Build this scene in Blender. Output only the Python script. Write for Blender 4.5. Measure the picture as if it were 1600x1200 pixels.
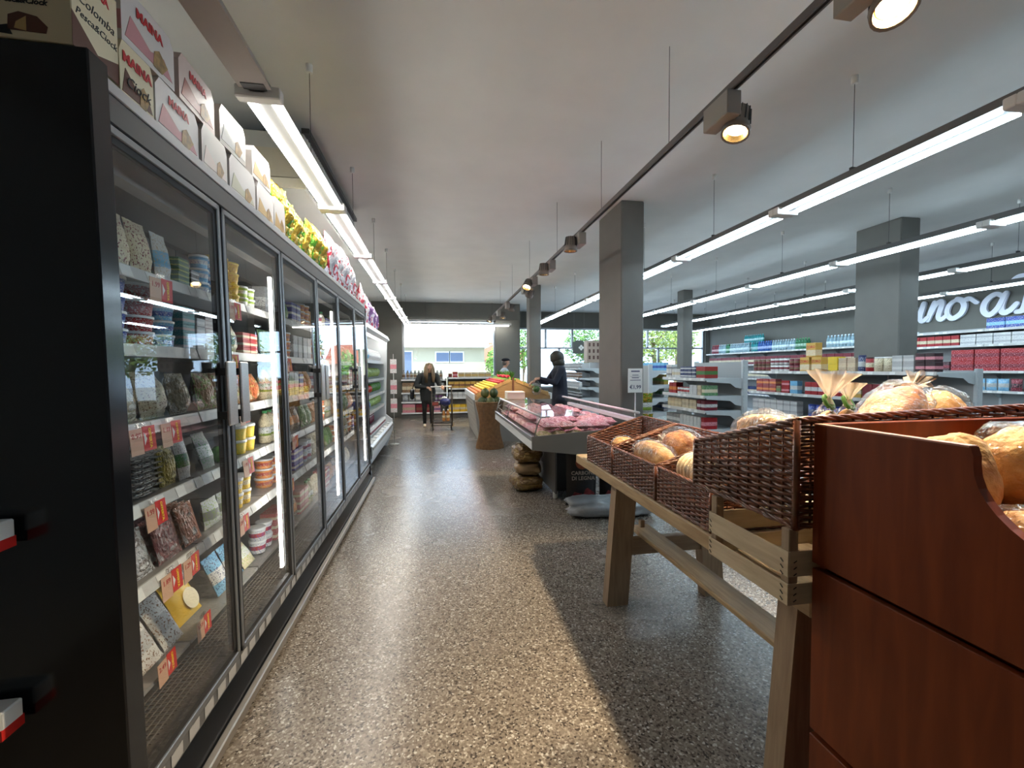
import bpy, bmesh, math, random
from mathutils import Matrix, Vector, noise
R = random.Random(7)
PI = math.pi
scn = bpy.context.scene
COL = scn.collection
for o in list(bpy.data.objects): bpy.data.objects.remove(o)

# ------------------------------------------------------------------ camera
FPX, HC = 675.0, 1.45
def cam_axes():
    Y = Vector(((682-800)/FPX, (577-600)/FPX, 1)).normalized()      # aisle direction seen at its vanishing point
    u = Vector((-.012, -1, 0)); u = (u-Y*u.dot(Y)).normalized()
    X = Y.cross(u)
    if X.x < 0: X = -X
    return X, Y, u
AX, AY, AU = cam_axes()
cd = bpy.data.cameras.new('camera'); cam = bpy.data.objects.new('camera', cd); COL.objects.link(cam)
cd.sensor_width = 36; cd.lens = FPX/1600*36; cd.clip_start = .02; cd.clip_end = 300
right = Vector((AX.x, AY.x, AU.x)); down = Vector((AX.y, AY.y, AU.y)); fwd = Vector((AX.z, AY.z, AU.z))
M = Matrix((right, -down, -fwd)).transposed().to_4x4(); M.translation = (0, 0, HC)
cam.matrix_world = M
scn.camera = cam
# ------------------------------------------------------------------ world, sun, exposure
w = bpy.data.worlds.new('sky'); scn.world = w; w.use_nodes = True
bg = w.node_tree.nodes['Background']; bg.inputs[0].default_value = (.55, .74, 1, 1); bg.inputs[1].default_value = 3.4
sd = bpy.data.lights.new('sun_offscreen', 'SUN'); sd.energy = 2.5; sd.angle = .01; sd.color = (1, .95, .85)
so = bpy.data.objects.new('sun_offscreen', sd); COL.objects.link(so); so.rotation_euler = (math.radians(38), 0, math.radians(-25))
vs = scn.view_settings
vs.view_transform = 'Standard'; vs.look = 'None'; vs.exposure = 0.95; vs.gamma = 1; vs.use_curve_mapping = False

# ------------------------------------------------------------------ materials
MATS = {}
def nmat(name):
    m = bpy.data.materials.new(name); m.use_nodes = True
    nt = m.node_tree; nt.nodes.clear()
    out = nt.nodes.new('ShaderNodeOutputMaterial')
    return m, nt, out
def L(nt, a, b): nt.links.new(a, b)
def mat(name, col, rough=.5, metal=0, spec=.5, noise_amt=0, noise_scale=20, bump=0, bump_scale=60, stretch=None, col2=None, emit=0, coat=0, trans=0, coord='Object'):
    if name in MATS: return MATS[name]
    m, nt, out = nmat(name)
    p = nt.nodes.new('ShaderNodeBsdfPrincipled'); L(nt, p.outputs[0], out.inputs[0])
    p.inputs['Base Color'].default_value = (*col, 1); p.inputs['Roughness'].default_value = rough
    p.inputs['Metallic'].default_value = metal; p.inputs['Specular IOR Level'].default_value = spec
    p.inputs['Coat Weight'].default_value = coat; p.inputs['Transmission Weight'].default_value = trans
    if emit:
        p.inputs['Emission Color'].default_value = (*col, 1); p.inputs['Emission Strength'].default_value = emit
    if noise_amt or bump:
        tc = nt.nodes.new('ShaderNodeTexCoord'); mp = nt.nodes.new('ShaderNodeMapping'); L(nt, tc.outputs[coord], mp.inputs[0])
        if stretch: mp.inputs['Scale'].default_value = stretch
    if noise_amt:
        n = nt.nodes.new('ShaderNodeTexNoise'); n.inputs['Scale'].default_value = noise_scale; n.inputs['Detail'].default_value = 5
        L(nt, mp.outputs[0], n.inputs['Vector'])
        r = nt.nodes.new('ShaderNodeValToRGB'); L(nt, n.outputs[0], r.inputs[0])
        c2 = col2 or tuple(c*(1-noise_amt) for c in col)
        r.color_ramp.elements[0].position = .35; r.color_ramp.elements[1].position = .68
        r.color_ramp.elements[0].color = (*c2, 1); r.color_ramp.elements[1].color = (*col, 1)
        L(nt, r.outputs[0], p.inputs['Base Color'])
    if bump:
        n2 = nt.nodes.new('ShaderNodeTexNoise'); n2.inputs['Scale'].default_value = bump_scale; n2.inputs['Detail'].default_value = 4
        L(nt, mp.outputs[0], n2.inputs['Vector'])
        b = nt.nodes.new('ShaderNodeBump'); b.inputs['Strength'].default_value = bump; b.inputs['Distance'].default_value = .01
        L(nt, n2.outputs[0], b.inputs['Height']); L(nt, b.outputs[0], p.inputs['Normal'])
    MATS[name] = m
    return m
def glassy(name, tint=(1, 1, 1), ior=1.45, rough=0, bump=0, bscale=30, extra=0):
    """thin pane or film: clear, with a Fresnel mirror on top"""
    if name in MATS: return MATS[name]
    m, nt, out = nmat(name)
    t = nt.nodes.new('ShaderNodeBsdfTransparent'); t.inputs[0].default_value = (*tint, 1)
    g = nt.nodes.new('ShaderNodeBsdfGlossy'); g.inputs['Roughness'].default_value = rough
    r0 = ((ior-1)/(ior+1))**2
    lw = nt.nodes.new('ShaderNodeLayerWeight')
    def mth(op, x, y):
        n = nt.nodes.new('ShaderNodeMath'); n.operation = op
        for i, q in enumerate((x, y)):
            if isinstance(q, float): n.inputs[i].default_value = q
            else: L(nt, q, n.inputs[i])
        return n.outputs[0]
    fac = mth('ADD', mth('MULTIPLY', mth('POWER', lw.outputs['Facing'], 5.0), 1-r0), r0)     # Schlick, same from both sides
    mx = nt.nodes.new('ShaderNodeMixShader')
    if extra:
        ad = nt.nodes.new('ShaderNodeMath'); ad.operation = 'ADD'; ad.inputs[1].default_value = extra; L(nt, fac, ad.inputs[0]); fac = ad.outputs[0]
    if bump:
        tc = nt.nodes.new('ShaderNodeTexCoord'); n = nt.nodes.new('ShaderNodeTexNoise'); n.inputs['Scale'].default_value = bscale
        n.inputs['Detail'].default_value = 3; n.inputs['Distortion'].default_value = 1.5
        L(nt, tc.outputs['Object'], n.inputs['Vector'])
        b = nt.nodes.new('ShaderNodeBump'); b.inputs['Strength'].default_value = bump; b.inputs['Distance'].default_value = .02
        L(nt, n.outputs[0], b.inputs['Height']); L(nt, b.outputs[0], g.inputs['Normal']); L(nt, b.outputs[0], lw.inputs['Normal'])
    L(nt, fac, mx.inputs[0]); L(nt, t.outputs[0], mx.inputs[1]); L(nt, g.outputs[0], mx.inputs[2]); L(nt, mx.outputs[0], out.inputs[0])
    MATS[name] = m
    return m
def emis(name, col, s):
    if name in MATS: return MATS[name]
    m, nt, out = nmat(name); e = nt.nodes.new('ShaderNodeEmission'); e.inputs[0].default_value = (*col, 1); e.inputs[1].default_value = s
    L(nt, e.outputs[0], out.inputs[0]); MATS[name] = m
    return m
def pack(c1, c2=None, c3=None, lo=.3, hi=.62, rough=.42, metal=0, scale=10):
    """printed packaging: ground colour, a panel band and blotches of print"""
    c2 = c2 or tuple(min(1, c*.5+.35) for c in c1); c3 = c3 or tuple(c*.25 for c in c1)
    key = 'pack_%s_%s_%s_%s_%s' % (c1, c2, c3, lo, metal)
    if key in MATS: return MATS[key]
    m, nt, out = nmat('printed_packaging')
    p = nt.nodes.new('ShaderNodeBsdfPrincipled'); L(nt, p.outputs[0], out.inputs[0])
    p.inputs['Roughness'].default_value = rough; p.inputs['Metallic'].default_value = metal
    tc = nt.nodes.new('ShaderNodeTexCoord'); sp = nt.nodes.new('ShaderNodeSeparateXYZ'); L(nt, tc.outputs['Generated'], sp.inputs[0])
    def cmp(op, v):
        n = nt.nodes.new('ShaderNodeMath'); n.operation = op; L(nt, sp.outputs[2], n.inputs[0]); n.inputs[1].default_value = v; return n.outputs[0]
    mu = nt.nodes.new('ShaderNodeMath'); mu.operation = 'MULTIPLY'; L(nt, cmp('GREATER_THAN', lo), mu.inputs[0]); L(nt, cmp('LESS_THAN', hi), mu.inputs[1])
    def mix(f, a, b):
        x = nt.nodes.new('ShaderNodeMix'); x.data_type = 'RGBA'; L(nt, f, x.inputs[0])
        for i, v in ((6, a), (7, b)):
            if isinstance(v, tuple): x.inputs[i].default_value = (*v, 1)
            else: L(nt, v, x.inputs[i])
        return x.outputs[2]
    a = mix(mu.outputs[0], c1, c2)
    n = nt.nodes.new('ShaderNodeTexNoise'); n.inputs['Scale'].default_value = scale; n.inputs['Detail'].default_value = 4
    mp = nt.nodes.new('ShaderNodeMapping'); mp.inputs['Scale'].default_value = (1.6, 1.6, 2.6); L(nt, tc.outputs['Generated'], mp.inputs[0]); L(nt, mp.outputs[0], n.inputs['Vector'])
    g = nt.nodes.new('ShaderNodeMath'); g.operation = 'GREATER_THAN'; L(nt, n.outputs[0], g.inputs[0]); g.inputs[1].default_value = .58
    L(nt, mix(g.outputs[0], a, c3), p.inputs['Base Color'])
    MATS[key] = m
    return m
def foil(c1, c2, c3, metal=.55, rough=.3):
    key = 'foil_%s_%s' % (c1, c2)
    if key in MATS: return MATS[key]
    m, nt, out = nmat('crinkled_foil')
    p = nt.nodes.new('ShaderNodeBsdfPrincipled'); L(nt, p.outputs[0], out.inputs[0])
    p.inputs['Roughness'].default_value = rough; p.inputs['Metallic'].default_value = metal
    tc = nt.nodes.new('ShaderNodeTexCoord'); v = nt.nodes.new('ShaderNodeTexNoise'); v.inputs['Scale'].default_value = 3.5; v.inputs['Detail'].default_value = 3
    L(nt, tc.outputs['Generated'], v.inputs['Vector'])
    r = nt.nodes.new('ShaderNodeValToRGB'); L(nt, v.outputs[0], r.inputs[0]); r.color_ramp.interpolation = 'CONSTANT'
    e = r.color_ramp.elements; e[0].color = (*c1, 1); e[1].position = .5; e[1].color = (*c2, 1); x = e.new(.6); x.color = (*c3, 1)
    L(nt, r.outputs[0], p.inputs['Base Color'])
    n = nt.nodes.new('ShaderNodeTexNoise'); n.inputs['Scale'].default_value = 9; n.inputs['Detail'].default_value = 3; L(nt, tc.outputs['Generated'], n.inputs['Vector'])
    b = nt.nodes.new('ShaderNodeBump'); b.inputs['Strength'].default_value = .8; b.inputs['Distance'].default_value = .04
    L(nt, n.outputs[0], b.inputs['Height']); L(nt, b.outputs[0], p.inputs['Normal'])
    MATS[key] = m
    return m
def terrazzo():
    m, nt, out = nmat('terrazzo_floor')
    p = nt.nodes.new('ShaderNodeBsdfPrincipled'); L(nt, p.outputs[0], out.inputs[0])
    p.inputs['Roughness'].default_value = .34; p.inputs['Specular IOR Level'].default_value = .5
    tc = nt.nodes.new('ShaderNodeTexCoord')
    v = nt.nodes.new('ShaderNodeTexVoronoi'); v.inputs['Scale'].default_value = 125; v.inputs['Randomness'].default_value = 1
    L(nt, tc.outputs['Object'], v.inputs['Vector'])
    sp = nt.nodes.new('ShaderNodeSeparateColor'); L(nt, v.outputs['Color'], sp.inputs[0])
    r = nt.nodes.new('ShaderNodeValToRGB'); r.color_ramp.interpolation = 'CONSTANT'; L(nt, sp.outputs[0], r.inputs[0])
    e = r.color_ramp.elements; e[0].position = 0; e[0].color = (.05, .04, .033, 1); e[1].position = .1; e[1].color = (.13, .106, .085, 1)
    for pos, c in ((.36, (.185, .155, .127)), (.66, (.235, .2, .168)), (.86, (.33, .295, .255)), (.955, (.46, .43, .39))):
        x = e.new(pos); x.color = (*c, 1)
    n = nt.nodes.new('ShaderNodeTexNoise'); n.inputs['Scale'].default_value = 1.3; n.inputs['Detail'].default_value = 4; L(nt, tc.outputs['Object'], n.inputs['Vector'])
    rr = nt.nodes.new('ShaderNodeMapRange'); rr.inputs[3].default_value = .25; rr.inputs[4].default_value = .29; L(nt, n.outputs[0], rr.inputs[0]); L(nt, rr.outputs[0], p.inputs['Roughness'])
    L(nt, r.outputs[0], p.inputs['Base Color'])
    return m
def wood(name, c1, c2, rough=.5, axis=2, scale=6, sx=14, coat=0, spec=.5):
    """grain running along the given object axis"""
    if name in MATS: return MATS[name]
    m, nt, out = nmat(name)
    p = nt.nodes.new('ShaderNodeBsdfPrincipled'); L(nt, p.outputs[0], out.inputs[0]); p.inputs['Roughness'].default_value = rough; p.inputs['Coat Weight'].default_value = coat; p.inputs['Specular IOR Level'].default_value = spec
    tc = nt.nodes.new('ShaderNodeTexCoord'); mp = nt.nodes.new('ShaderNodeMapping'); L(nt, tc.outputs['Object'], mp.inputs[0])
    s = [sx]*3; s[axis] = 1; mp.inputs['Scale'].default_value = s
    n = nt.nodes.new('ShaderNodeTexNoise'); n.inputs['Scale'].default_value = scale; n.inputs['Detail'].default_value = 6; n.inputs['Distortion'].default_value = .6
    L(nt, mp.outputs[0], n.inputs['Vector'])
    r = nt.nodes.new('ShaderNodeValToRGB'); L(nt, n.outputs[0], r.inputs[0])
    r.color_ramp.elements[0].position = .3; r.color_ramp.elements[0].color = (*c2, 1); r.color_ramp.elements[1].position = .7; r.color_ramp.elements[1].color = (*c1, 1)
    L(nt, r.outputs[0], p.inputs['Base Color'])
    b = nt.nodes.new('ShaderNodeBump'); b.inputs['Strength'].default_value = .12; b.inputs['Distance'].default_value = .004; L(nt, n.outputs[0], b.inputs['Height']); L(nt, b.outputs[0], p.inputs['Normal'])
    MATS[name] = m
    return m
BLACK = mat('black_lacquer', (.008, .009, .011), .16, spec=.5)
DARK = mat('dark_grey_metal', (.035, .036, .038), .45)
LINER = mat('chiller_liner', (.13, .125, .12), .55)
ALU = mat('satin_aluminium', (.42, .43, .45), .34, metal=.85)
STEEL = mat('brushed_steel', (.5, .48, .45), .36, metal=.9, noise_amt=.12, noise_scale=40, stretch=(1, 1, 8))
WHITE = mat('white_enamel', (.72, .74, .75), .35)
OFFW = mat('cream_enamel', (.6, .56, .45), .5)
GREYP = mat('taupe_paint', (.15, .147, .13), .75, noise_amt=.08, noise_scale=3)
COLP = mat('column_paint', (.155, .15, .135), .7, noise_amt=.08, noise_scale=4)
CEIL = mat('ceiling_plaster', (.74, .74, .72), .9, noise_amt=.06, noise_scale=2)
WALLP = mat('wall_plaster', (.4, .39, .36), .85, noise_amt=.06, noise_scale=2)
PANE = glassy('window_glass', (.93, .95, .95), 1.45)
DOORG = glassy('chiller_door_glass', (.97, .98, .98), 1.5)
CURVG = glassy('counter_glass', (.95, .97, .97), 1.5, extra=.03)
FILMW = None
FILM = glassy('clear_plastic_film', (.97, .96, .94), 1.4, .16, .8, 42, extra=.06)
TUBE_C = emis('cool_tube', (.66, .86, 1), 21)
TUBE_W = emis('neutral_tube', (1, .97, .9), 28)
LED = emis('chiller_led', (1, .97, .9), 14)
WICK = mat('wicker_cane', (.2, .058, .021), .32, noise_amt=.6, noise_scale=30, coat=.25)
WICKL = mat('honey_wicker', (.3, .155, .065), .5, noise_amt=.4, noise_scale=20)
CHERRY = wood('cherry_laminate', (.215, .043, .01), (.14, .026, .006), .42, 2, 3, 9, spec=.22)
PINEW = wood('weathered_pine', (.5, .36, .2), (.34, .23, .125), .6, 1, 5, 12)
PINEV = wood('weathered_pine_upright', (.4, .29, .185), (.27, .185, .12), .6, 2, 5, 12)
PINEX = wood('weathered_pine_cross', (.4, .29, .185), (.27, .185, .12), .6, 0, 5, 12)
POPLAR = wood('poplar_slat', (.66, .55, .38), (.5, .39, .25), .6, 1, 5, 10)
PLASTW = mat('white_plastic', (.8, .8, .78), .4)
PAPER = mat('white_card', (.78, .77, .74), .6)
REDC = mat('red_card', (.62, .02, .015), .5)
YELC = mat('yellow_ink', (.95, .62, .02), .5)
INK = mat('black_ink', (.015, .013, .012), .6)
REDI = mat('red_ink', (.5, .01, .015), .5)

# ------------------------------------------------------------------ mesh builder
class MB:
    def __init__(s): s.v = []; s.f = []; s.m = []; s.sm = []
    def add(s, vs, fs, mi=0, smooth=False):
        b = len(s.v); s.v += [tuple(p) for p in vs]; s.f += [tuple(i+b for i in f) for f in fs]; s.m += [mi]*len(fs); s.sm += [smooth]*len(fs)
        return s
    def box(s, x0, x1, y0, y1, z0, z1, mi=0):
        v = [(x, y, z) for x in (x0, x1) for y in (y0, y1) for z in (z0, z1)]
        return s.add(v, [(0, 1, 3, 2), (4, 6, 7, 5), (0, 4, 5, 1), (2, 3, 7, 6), (0, 2, 6, 4), (1, 5, 7, 3)], mi)
    def cbox(s, x0, x1, y0, y1, z0, z1, b=.004, mi=0):
        """box with chamfered edges"""
        X = (x0, x1); Y = (y0, y1); Z = (z0, z1); v = []; idx = {}
        for i in (0, 1):
            for j in (0, 1):
                for k in (0, 1):
                    sx, sy, sz = (b, -b)[i], (b, -b)[j], (b, -b)[k]
                    for a, d in enumerate(((0, sy, sz), (sx, 0, sz), (sx, sy, 0))):
                        idx[i, j, k, a] = len(v); v.append((X[i]+d[0], Y[j]+d[1], Z[k]+d[2]))
        f = []
        for a in range(3):
            o = [c for c in range(3) if c != a]
            for t in (0, 1):
                q = []
                for (p, r) in ((0, 0), (0, 1), (1, 1), (1, 0)):
                    c = [0, 0, 0]; c[a] = t; c[o[0]] = p; c[o[1]] = r; q.append(idx[c[0], c[1], c[2], a])
                f.append(q if t else q[::-1])
            for p in (0, 1):
                for r in (0, 1):
                    c0 = [0, 0, 0]; c0[o[0]] = p; c0[o[1]] = r; c1 = list(c0); c1[a] = 1
                    f.append((idx[(*c0, o[0])], idx[(*c0, o[1])], idx[(*c1, o[1])], idx[(*c1, o[0])]))
        for i in (0, 1):
            for j in (0, 1):
                for k in (0, 1): f.append([idx[i, j, k, a] for a in range(3)])
        return s.add(v, f, mi)
    def tube(s, pts, r, n=6, mi=0, cap=True, closed=False, flat=None):
        pts = [Vector(p) for p in pts]; N = len(pts); v = []; f = []
        rr = r if isinstance(r, (list, tuple)) else [r]*N
        up = Vector((0, 0, 1))
        for i, p in enumerate(pts):
            a = pts[(i-1) % N] if (closed or i > 0) else p; b = pts[(i+1) % N] if (closed or i < N-1) else p
            t = (b-a); t = t.normalized() if t.length > 1e-9 else Vector((0, 0, 1))
            x = up.cross(t)
            if x.length < .05: x = Vector((1, 0, 0)).cross(t)
            x.normalize(); y = t.cross(x)
            for k in range(n):
                q = 2*PI*(k+.5)/n; v.append(p+x*(math.cos(q)*rr[i])+y*(math.sin(q)*rr[i]*(flat or 1)))
        for i in range(N if closed else N-1):
            for k in range(n):
                j = (i+1) % N
                f.append((i*n+k, i*n+(k+1) % n, j*n+(k+1) % n, j*n+k))
        if cap and not closed: f += [tuple(range(n))[::-1], tuple(range((N-1)*n, N*n))]
        return s.add(v, f, mi, n > 4)
    def lathe(s, prof, n=16, mi=0, c=(0, 0), sx=1, sy=1, cap=True):
        v = []; f = []
        for r, z in prof:
            for k in range(n): v.append((c[0]+r*sx*math.cos(2*PI*k/n), c[1]+r*sy*math.sin(2*PI*k/n), z))
        for i in range(len(prof)-1):
            for k in range(n): f.append((i*n+k, i*n+(k+1) % n, (i+1)*n+(k+1) % n, (i+1)*n+k))
        b = len(s.v); s.add(v, f, mi, True)
        if cap:
            for q in (tuple(range(n))[::-1], tuple(range((len(prof)-1)*n, len(prof)*n))): s.f.append(tuple(i+b for i in q)); s.m.append(mi); s.sm.append(False)
        return s
    def prism(s, poly, a0, a1, axis=1, mi=0):
        """poly in the two other axes (in x,y,z order), extruded along axis"""
        n = len(poly); v = []
        for a in (a0, a1):
            for p in poly:
                q = list(p); q.insert(axis, a); v.append(q)
        f = [tuple(range(n)), tuple(range(n, 2*n))[::-1]] + [(i, i+n, (i+1) % n+n, (i+1) % n) for i in range(n)]
        return s.add(v, f, mi)
    def grid(s, fn, nu, nv, mi=0, wrap=False, smooth=True):
        v = [fn(i/nu, j/nv) for j in range(nv+1) for i in range(nu+(0 if wrap else 1))]
        W = nu if wrap else nu+1
        f = [(j*W+i, j*W+(i+1) % W, (j+1)*W+(i+1) % W, (j+1)*W+i) for j in range(nv) for i in range(nu)]
        return s.add(v, f, mi, smooth)
    def ball(s, c, r, n=12, m=8, mi=0, fn=None):
        def p(u, v):
            a, b = 2*PI*u, PI*(v-.5); d = Vector((math.cos(a)*math.cos(b), math.sin(a)*math.cos(b), math.sin(b)))
            k = fn(d) if fn else 1
            return (c[0]+d.x*r[0]*k, c[1]+d.y*r[1]*k, c[2]+d.z*r[2]*k)
        return s.grid(p, n, m, mi, wrap=True)
    def mesh(s, name='shape'):
        me = bpy.data.meshes.new(name); me.from_pydata(s.v, [], s.f)
        me.polygons.foreach_set('material_index', s.m); me.polygons.foreach_set('use_smooth', s.sm); me.update()
        b = bmesh.new(); b.from_mesh(me); bmesh.ops.recalc_face_normals(b, faces=b.faces); b.to_mesh(me); b.free()
        return me
def put(name, me, mats, parent=None, loc=(0, 0, 0), rot=(0, 0, 0), label=None, cat=None, group=None, kind=None):
    if isinstance(me, MB): me = me.mesh(name)
    o = bpy.data.objects.new(name, me); COL.objects.link(o)
    if not isinstance(mats, (list, tuple)): mats = [mats]
    while len(me.materials) < len(mats): me.materials.append(None)
    for i, mm in enumerate(mats):
        o.material_slots[i].link = 'OBJECT'; o.material_slots[i].material = mm
    o.parent = parent; o.location = loc; o.rotation_euler = rot
    for k, v in (('label', label), ('category', cat), ('group', group), ('kind', kind)):
        if v: o[k] = v
    return o
def thing(name, label, cat, loc=(0, 0, 0), rz=0, group=None, kind=None):
    o = bpy.data.objects.new(name, None); COL.objects.link(o); o.location = loc; o.rotation_euler = (0, 0, rz); o.empty_display_size = .05
    if label: o['label'] = label
    if cat: o['category'] = cat
    if group: o['group'] = group
    if kind: o['kind'] = kind
    return o
def dup(o, loc, rz=None, label=None, group=None):
    def cp(a, par):
        c = a.copy(); COL.objects.link(c); c.parent = par
        for ch in list(a.children): cp(ch, c)
        return c
    c = cp(o, None); c.location = loc
    if rz is not None: c.rotation_euler = (0, 0, rz)
    if label: c['label'] = label
    if group: c['group'] = group
    return c
TXT = {}
def text_mesh(s, size, ext=.0006, shear=0, align='CENTER', bold=0):
    key = (s, size, ext, shear, align, bold)
    if key in TXT: return TXT[key]
    cu = bpy.data.curves.new('lettering', 'FONT'); cu.body = s; cu.size = size; cu.extrude = ext; cu.shear = shear; cu.align_x = align; cu.align_y = 'CENTER'; cu.offset = bold; cu.resolution_u = 2
    o = bpy.data.objects.new('lettering', cu); COL.objects.link(o)
    bpy.context.view_layer.update()
    me = bpy.data.meshes.new_from_object(o.evaluated_get(bpy.context.evaluated_depsgraph_get()))
    bpy.data.objects.remove(o); TXT[key] = me
    return me
FACE = {'-Y': (PI/2, 0, 0), '+X': (PI/2, 0, PI/2), '-X': (PI/2, 0, -PI/2), '+Y': (PI/2, 0, PI)}
def letters(s, size, m, parent, loc, face='-Y', shear=0, bold=0, rot=None, name='lettering'):
    return put(name, text_mesh(s, size, .0006, shear, 'CENTER', bold), m, parent, loc, rot or FACE[face])

# ------------------------------------------------------------------ room shell
XL, XR, YB1, YB2, YF, ZC = -1.9, 10.4, 13.5, 15.2, -4.0, 3.49
S = 'structure'
put('floor', MB().box(XL-.2, XR+.2, YF-.2, YB2+.3, -.1, 0), terrazzo(), kind=S)
put('ceiling', MB().box(XL-.2, XR+.2, YF-.2, YB2+.3, ZC, ZC+.12), CEIL, kind=S)
put('wall_left', MB().box(XL-.15, XL, YF-.2, YB1+.2, 0, ZC), WALLP, kind=S)
put('wall_right', MB().box(XR, XR+.15, YF-.2, YB2+.3, 0, ZC), GREYP, kind=S)
wb = thing('wall_back', None, None, kind=S)
def wallpart(name, *b): put(name, MB().box(*b), GREYP, wb)
wallpart('pier', XL, -1.02, YB1, YB1+.25, 0, 2.98); wallpart('pier', 1.85, 2.62, YB1, YB1+.25, 0, 2.98)
wallpart('parapet', -1.02, 1.85, YB1+.02, YB1+.25, 0, .55); wallpart('header', XL, 2.62, YB1-.02, YB1+.25, 2.98, ZC)
wallpart('return', 2.55, 2.62, YB1+.25, YB2, 0, ZC)
wallpart('parapet', 2.62, XR, YB2, YB2+.25, 0, .75); wallpart('header', 2.62, XR, YB2, YB2+.25, 2.93, ZC)
for a, b in ((2.62, 2.8), (6.05, 6.35), (10.25, XR)): wallpart('pier', a, b, YB2, YB2+.25, .75, 2.93)
for i, x in enumerate((-.55, .75)): wallpart('cladding_panel', x, x+1.28, YB1-.035, YB1-.02, 3.0, ZC-.01)
put('wall_front', MB().box(XL, XR, YF-.2, YF, 0, ZC), WALLP, kind=S)
def window(n, x0, x1, y, z0, z1, ups, transom=None, lows=()):
    t = thing('window_%d' % n, None, None, (x0, y, 0), kind=S); W = x1-x0; d = .05
    fr = MB(); fr.box(0, .06, -d, d, z0, z1); fr.box(W-.06, W, -d, d, z0, z1); fr.box(0, W, -d, d, z0, z0+.06); fr.box(0, W, -d, d, z1-.06, z1)
    put('window_frame', fr, ALU, t)
    for x in ups: put('mullion', MB().box(x-x0-.035, x-x0+.035, -.04, .04, transom or z0, z1-.06), ALU, t)
    for x in lows: put('mullion', MB().box(x-x0-.035, x-x0+.035, -.04, .04, z0+.06, transom), ALU, t)
    if transom: put('transom', MB().box(.06, W-.06, -.04, .04, transom-.03, transom+.03), ALU, t)
    xs = [x0+.06]+list(ups)+[x1-.06]
    for a, b in zip(xs[:-1], xs[1:]): put('pane', MB().box(a-x0, b-x0, -.004, .004, (transom or z0), z1-.05), PANE, t)
    if transom:
        xs = [x0+.06]+list(lows)+[x1-.06]
        for a, b in zip(xs[:-1], xs[1:]): put('pane', MB().box(a-x0, b-x0, -.004, .004, z0+.05, transom), PANE, t)
window(1, -1.02, 1.85, YB1+.13, .55, 2.98, ())
window(2, 2.8, 6.05, YB2+.13, .75, 2.93, (3.92, 4.93), 2.2, (4.43,))
window(3, 6.35, 10.25, YB2+.13, .75, 2.93, (7.9, 9.2), 2.2, (8.35, 9.2))
def column(x0, x1, y0, y1, lab):
    t = thing('support_column', lab, 'column', ((x0+x1)/2, (y0+y1)/2, 0)); a, b = (x1-x0)/2, (y1-y0)/2
    put('shaft', MB().cbox(-a, a, -b, b, 0, ZC, .012), COLP, t)
    put('plinth', MB().box(-a-.012, a+.012, -b-.012, b+.012, 0, .09), DARK, t)
column(2.23, 2.53, 5.0, 5.73, 'tall taupe column with the price board standing before it')
column(6.26, 6.58, 4.95, 5.6, 'tall taupe column rising behind the yellow and coffee boxes')
column(2.237, 2.525, 10.3, 10.65, 'taupe column behind the heaped fruit stand')
column(6.37, 6.64, 10.4, 10.7, 'taupe column in front of the leafy window')

# ------------------------------------------------------------------ light rows
ORD = ['first', 'second', 'third', 'fourth', 'fifth', 'sixth', 'seventh', 'eighth', 'ninth']
def in_frame(x, y, z):
    d = Vector((x, y, z-HC)); zc = d.dot(fwd)
    if zc < .05: return False
    px, py = 800+FPX*d.dot(right)/zc, 600+FPX*d.dot(down)/zc
    return -5 < px < 1605 and -5 < py < 1205
def batten_row(X, z, y0, nseg, seg, tube, warm, lab, grp):
    H = .018
    proto = None
    for i in list(range(nseg))[::-1]:
        y = y0+i*seg; nm = 'tube_light' if any(in_frame(X+dx, y+seg*q/20, z) for q in range(21) for dx in (-.1, .1)) else 'tube_light_offscreen'
        if proto is None:
            t = thing(nm, lab, 'light', (X, y, z), 0, grp)
            put('housing', MB().prism([(-.05, .02), (-.035, .075), (.035, .075), (.05, .02), (.03, -.004), (-.03, -.004)], 0, seg, 1), mat('batten_grey', (.16, .16, .16), .5), t)
            rf = MB()
            for sx in (-1, 1): rf.prism([(sx*.03, .014), (sx*.08, .006), (sx*.08, .009), (sx*.03, .018)], .06, seg-.06, 1)
            put('reflector', rf, mat('reflector_grey', (.3, .3, .3), .5), t)
            for sx in (-1, 1): put('fluorescent_tube', MB().tube([(sx*.06, .08, -.01), (sx*.06, seg-.08, -.01)], .0125, 10), tube, t)
            for yy in (.0, seg-.055): put('end_cap', MB().cbox(-.1, .1, yy, yy+.055, -.028, .03, .005), PLASTW, t)
            wr = MB(); wr.tube([(0, seg*.6, .07), (0, seg*.6, ZC-z)], .0022, 5); put('suspension_wire', wr, DARK, t)
            put('ceiling_rose', MB().lathe([(.018, 0), (.022, .005), (.022, .055)], 10), PLASTW, t, (0, seg*.6, ZC-z-.055))
            put('clip', MB().box(-.02, .02, seg*.6-.01, seg*.6+.01, .07, .1), DARK, t)
            proto = t; t['label'] = '%s %s' % (ORD[nseg-1-i]+' from the window', lab)
        else: dup(proto, (X, y, z), None, '%s %s' % (ORD[nseg-1-i]+' from the window', lab)).name = nm
batten_row(-.815, 2.76, 2.25, 7, 1.5, TUBE_W, 1, 'twin tube batten over the glass chiller aisle', 'tube battens above the chillers')
batten_row(2.92, 2.76, .15, 8, 1.56, TUBE_C, 0, 'twin tube batten hung beside the spot track', 'tube battens beside the spot track')
batten_row(5.146, 2.78, .15, 8, 1.56, TUBE_C, 0, 'twin tube batten of the row before the coffee-side column', 'tube battens before the coffee-side column')
batten_row(7.05, 2.76, .15, 8, 1.56, TUBE_C, 0, 'twin tube batten, second row from the lettered wall', 'tube battens second from the lettered wall')
batten_row(9.1, 2.76, 1.7, 8, 1.56, TUBE_C, 0, 'twin tube batten, row nearest the lettered wall', 'tube battens nearest the lettered wall')
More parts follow.
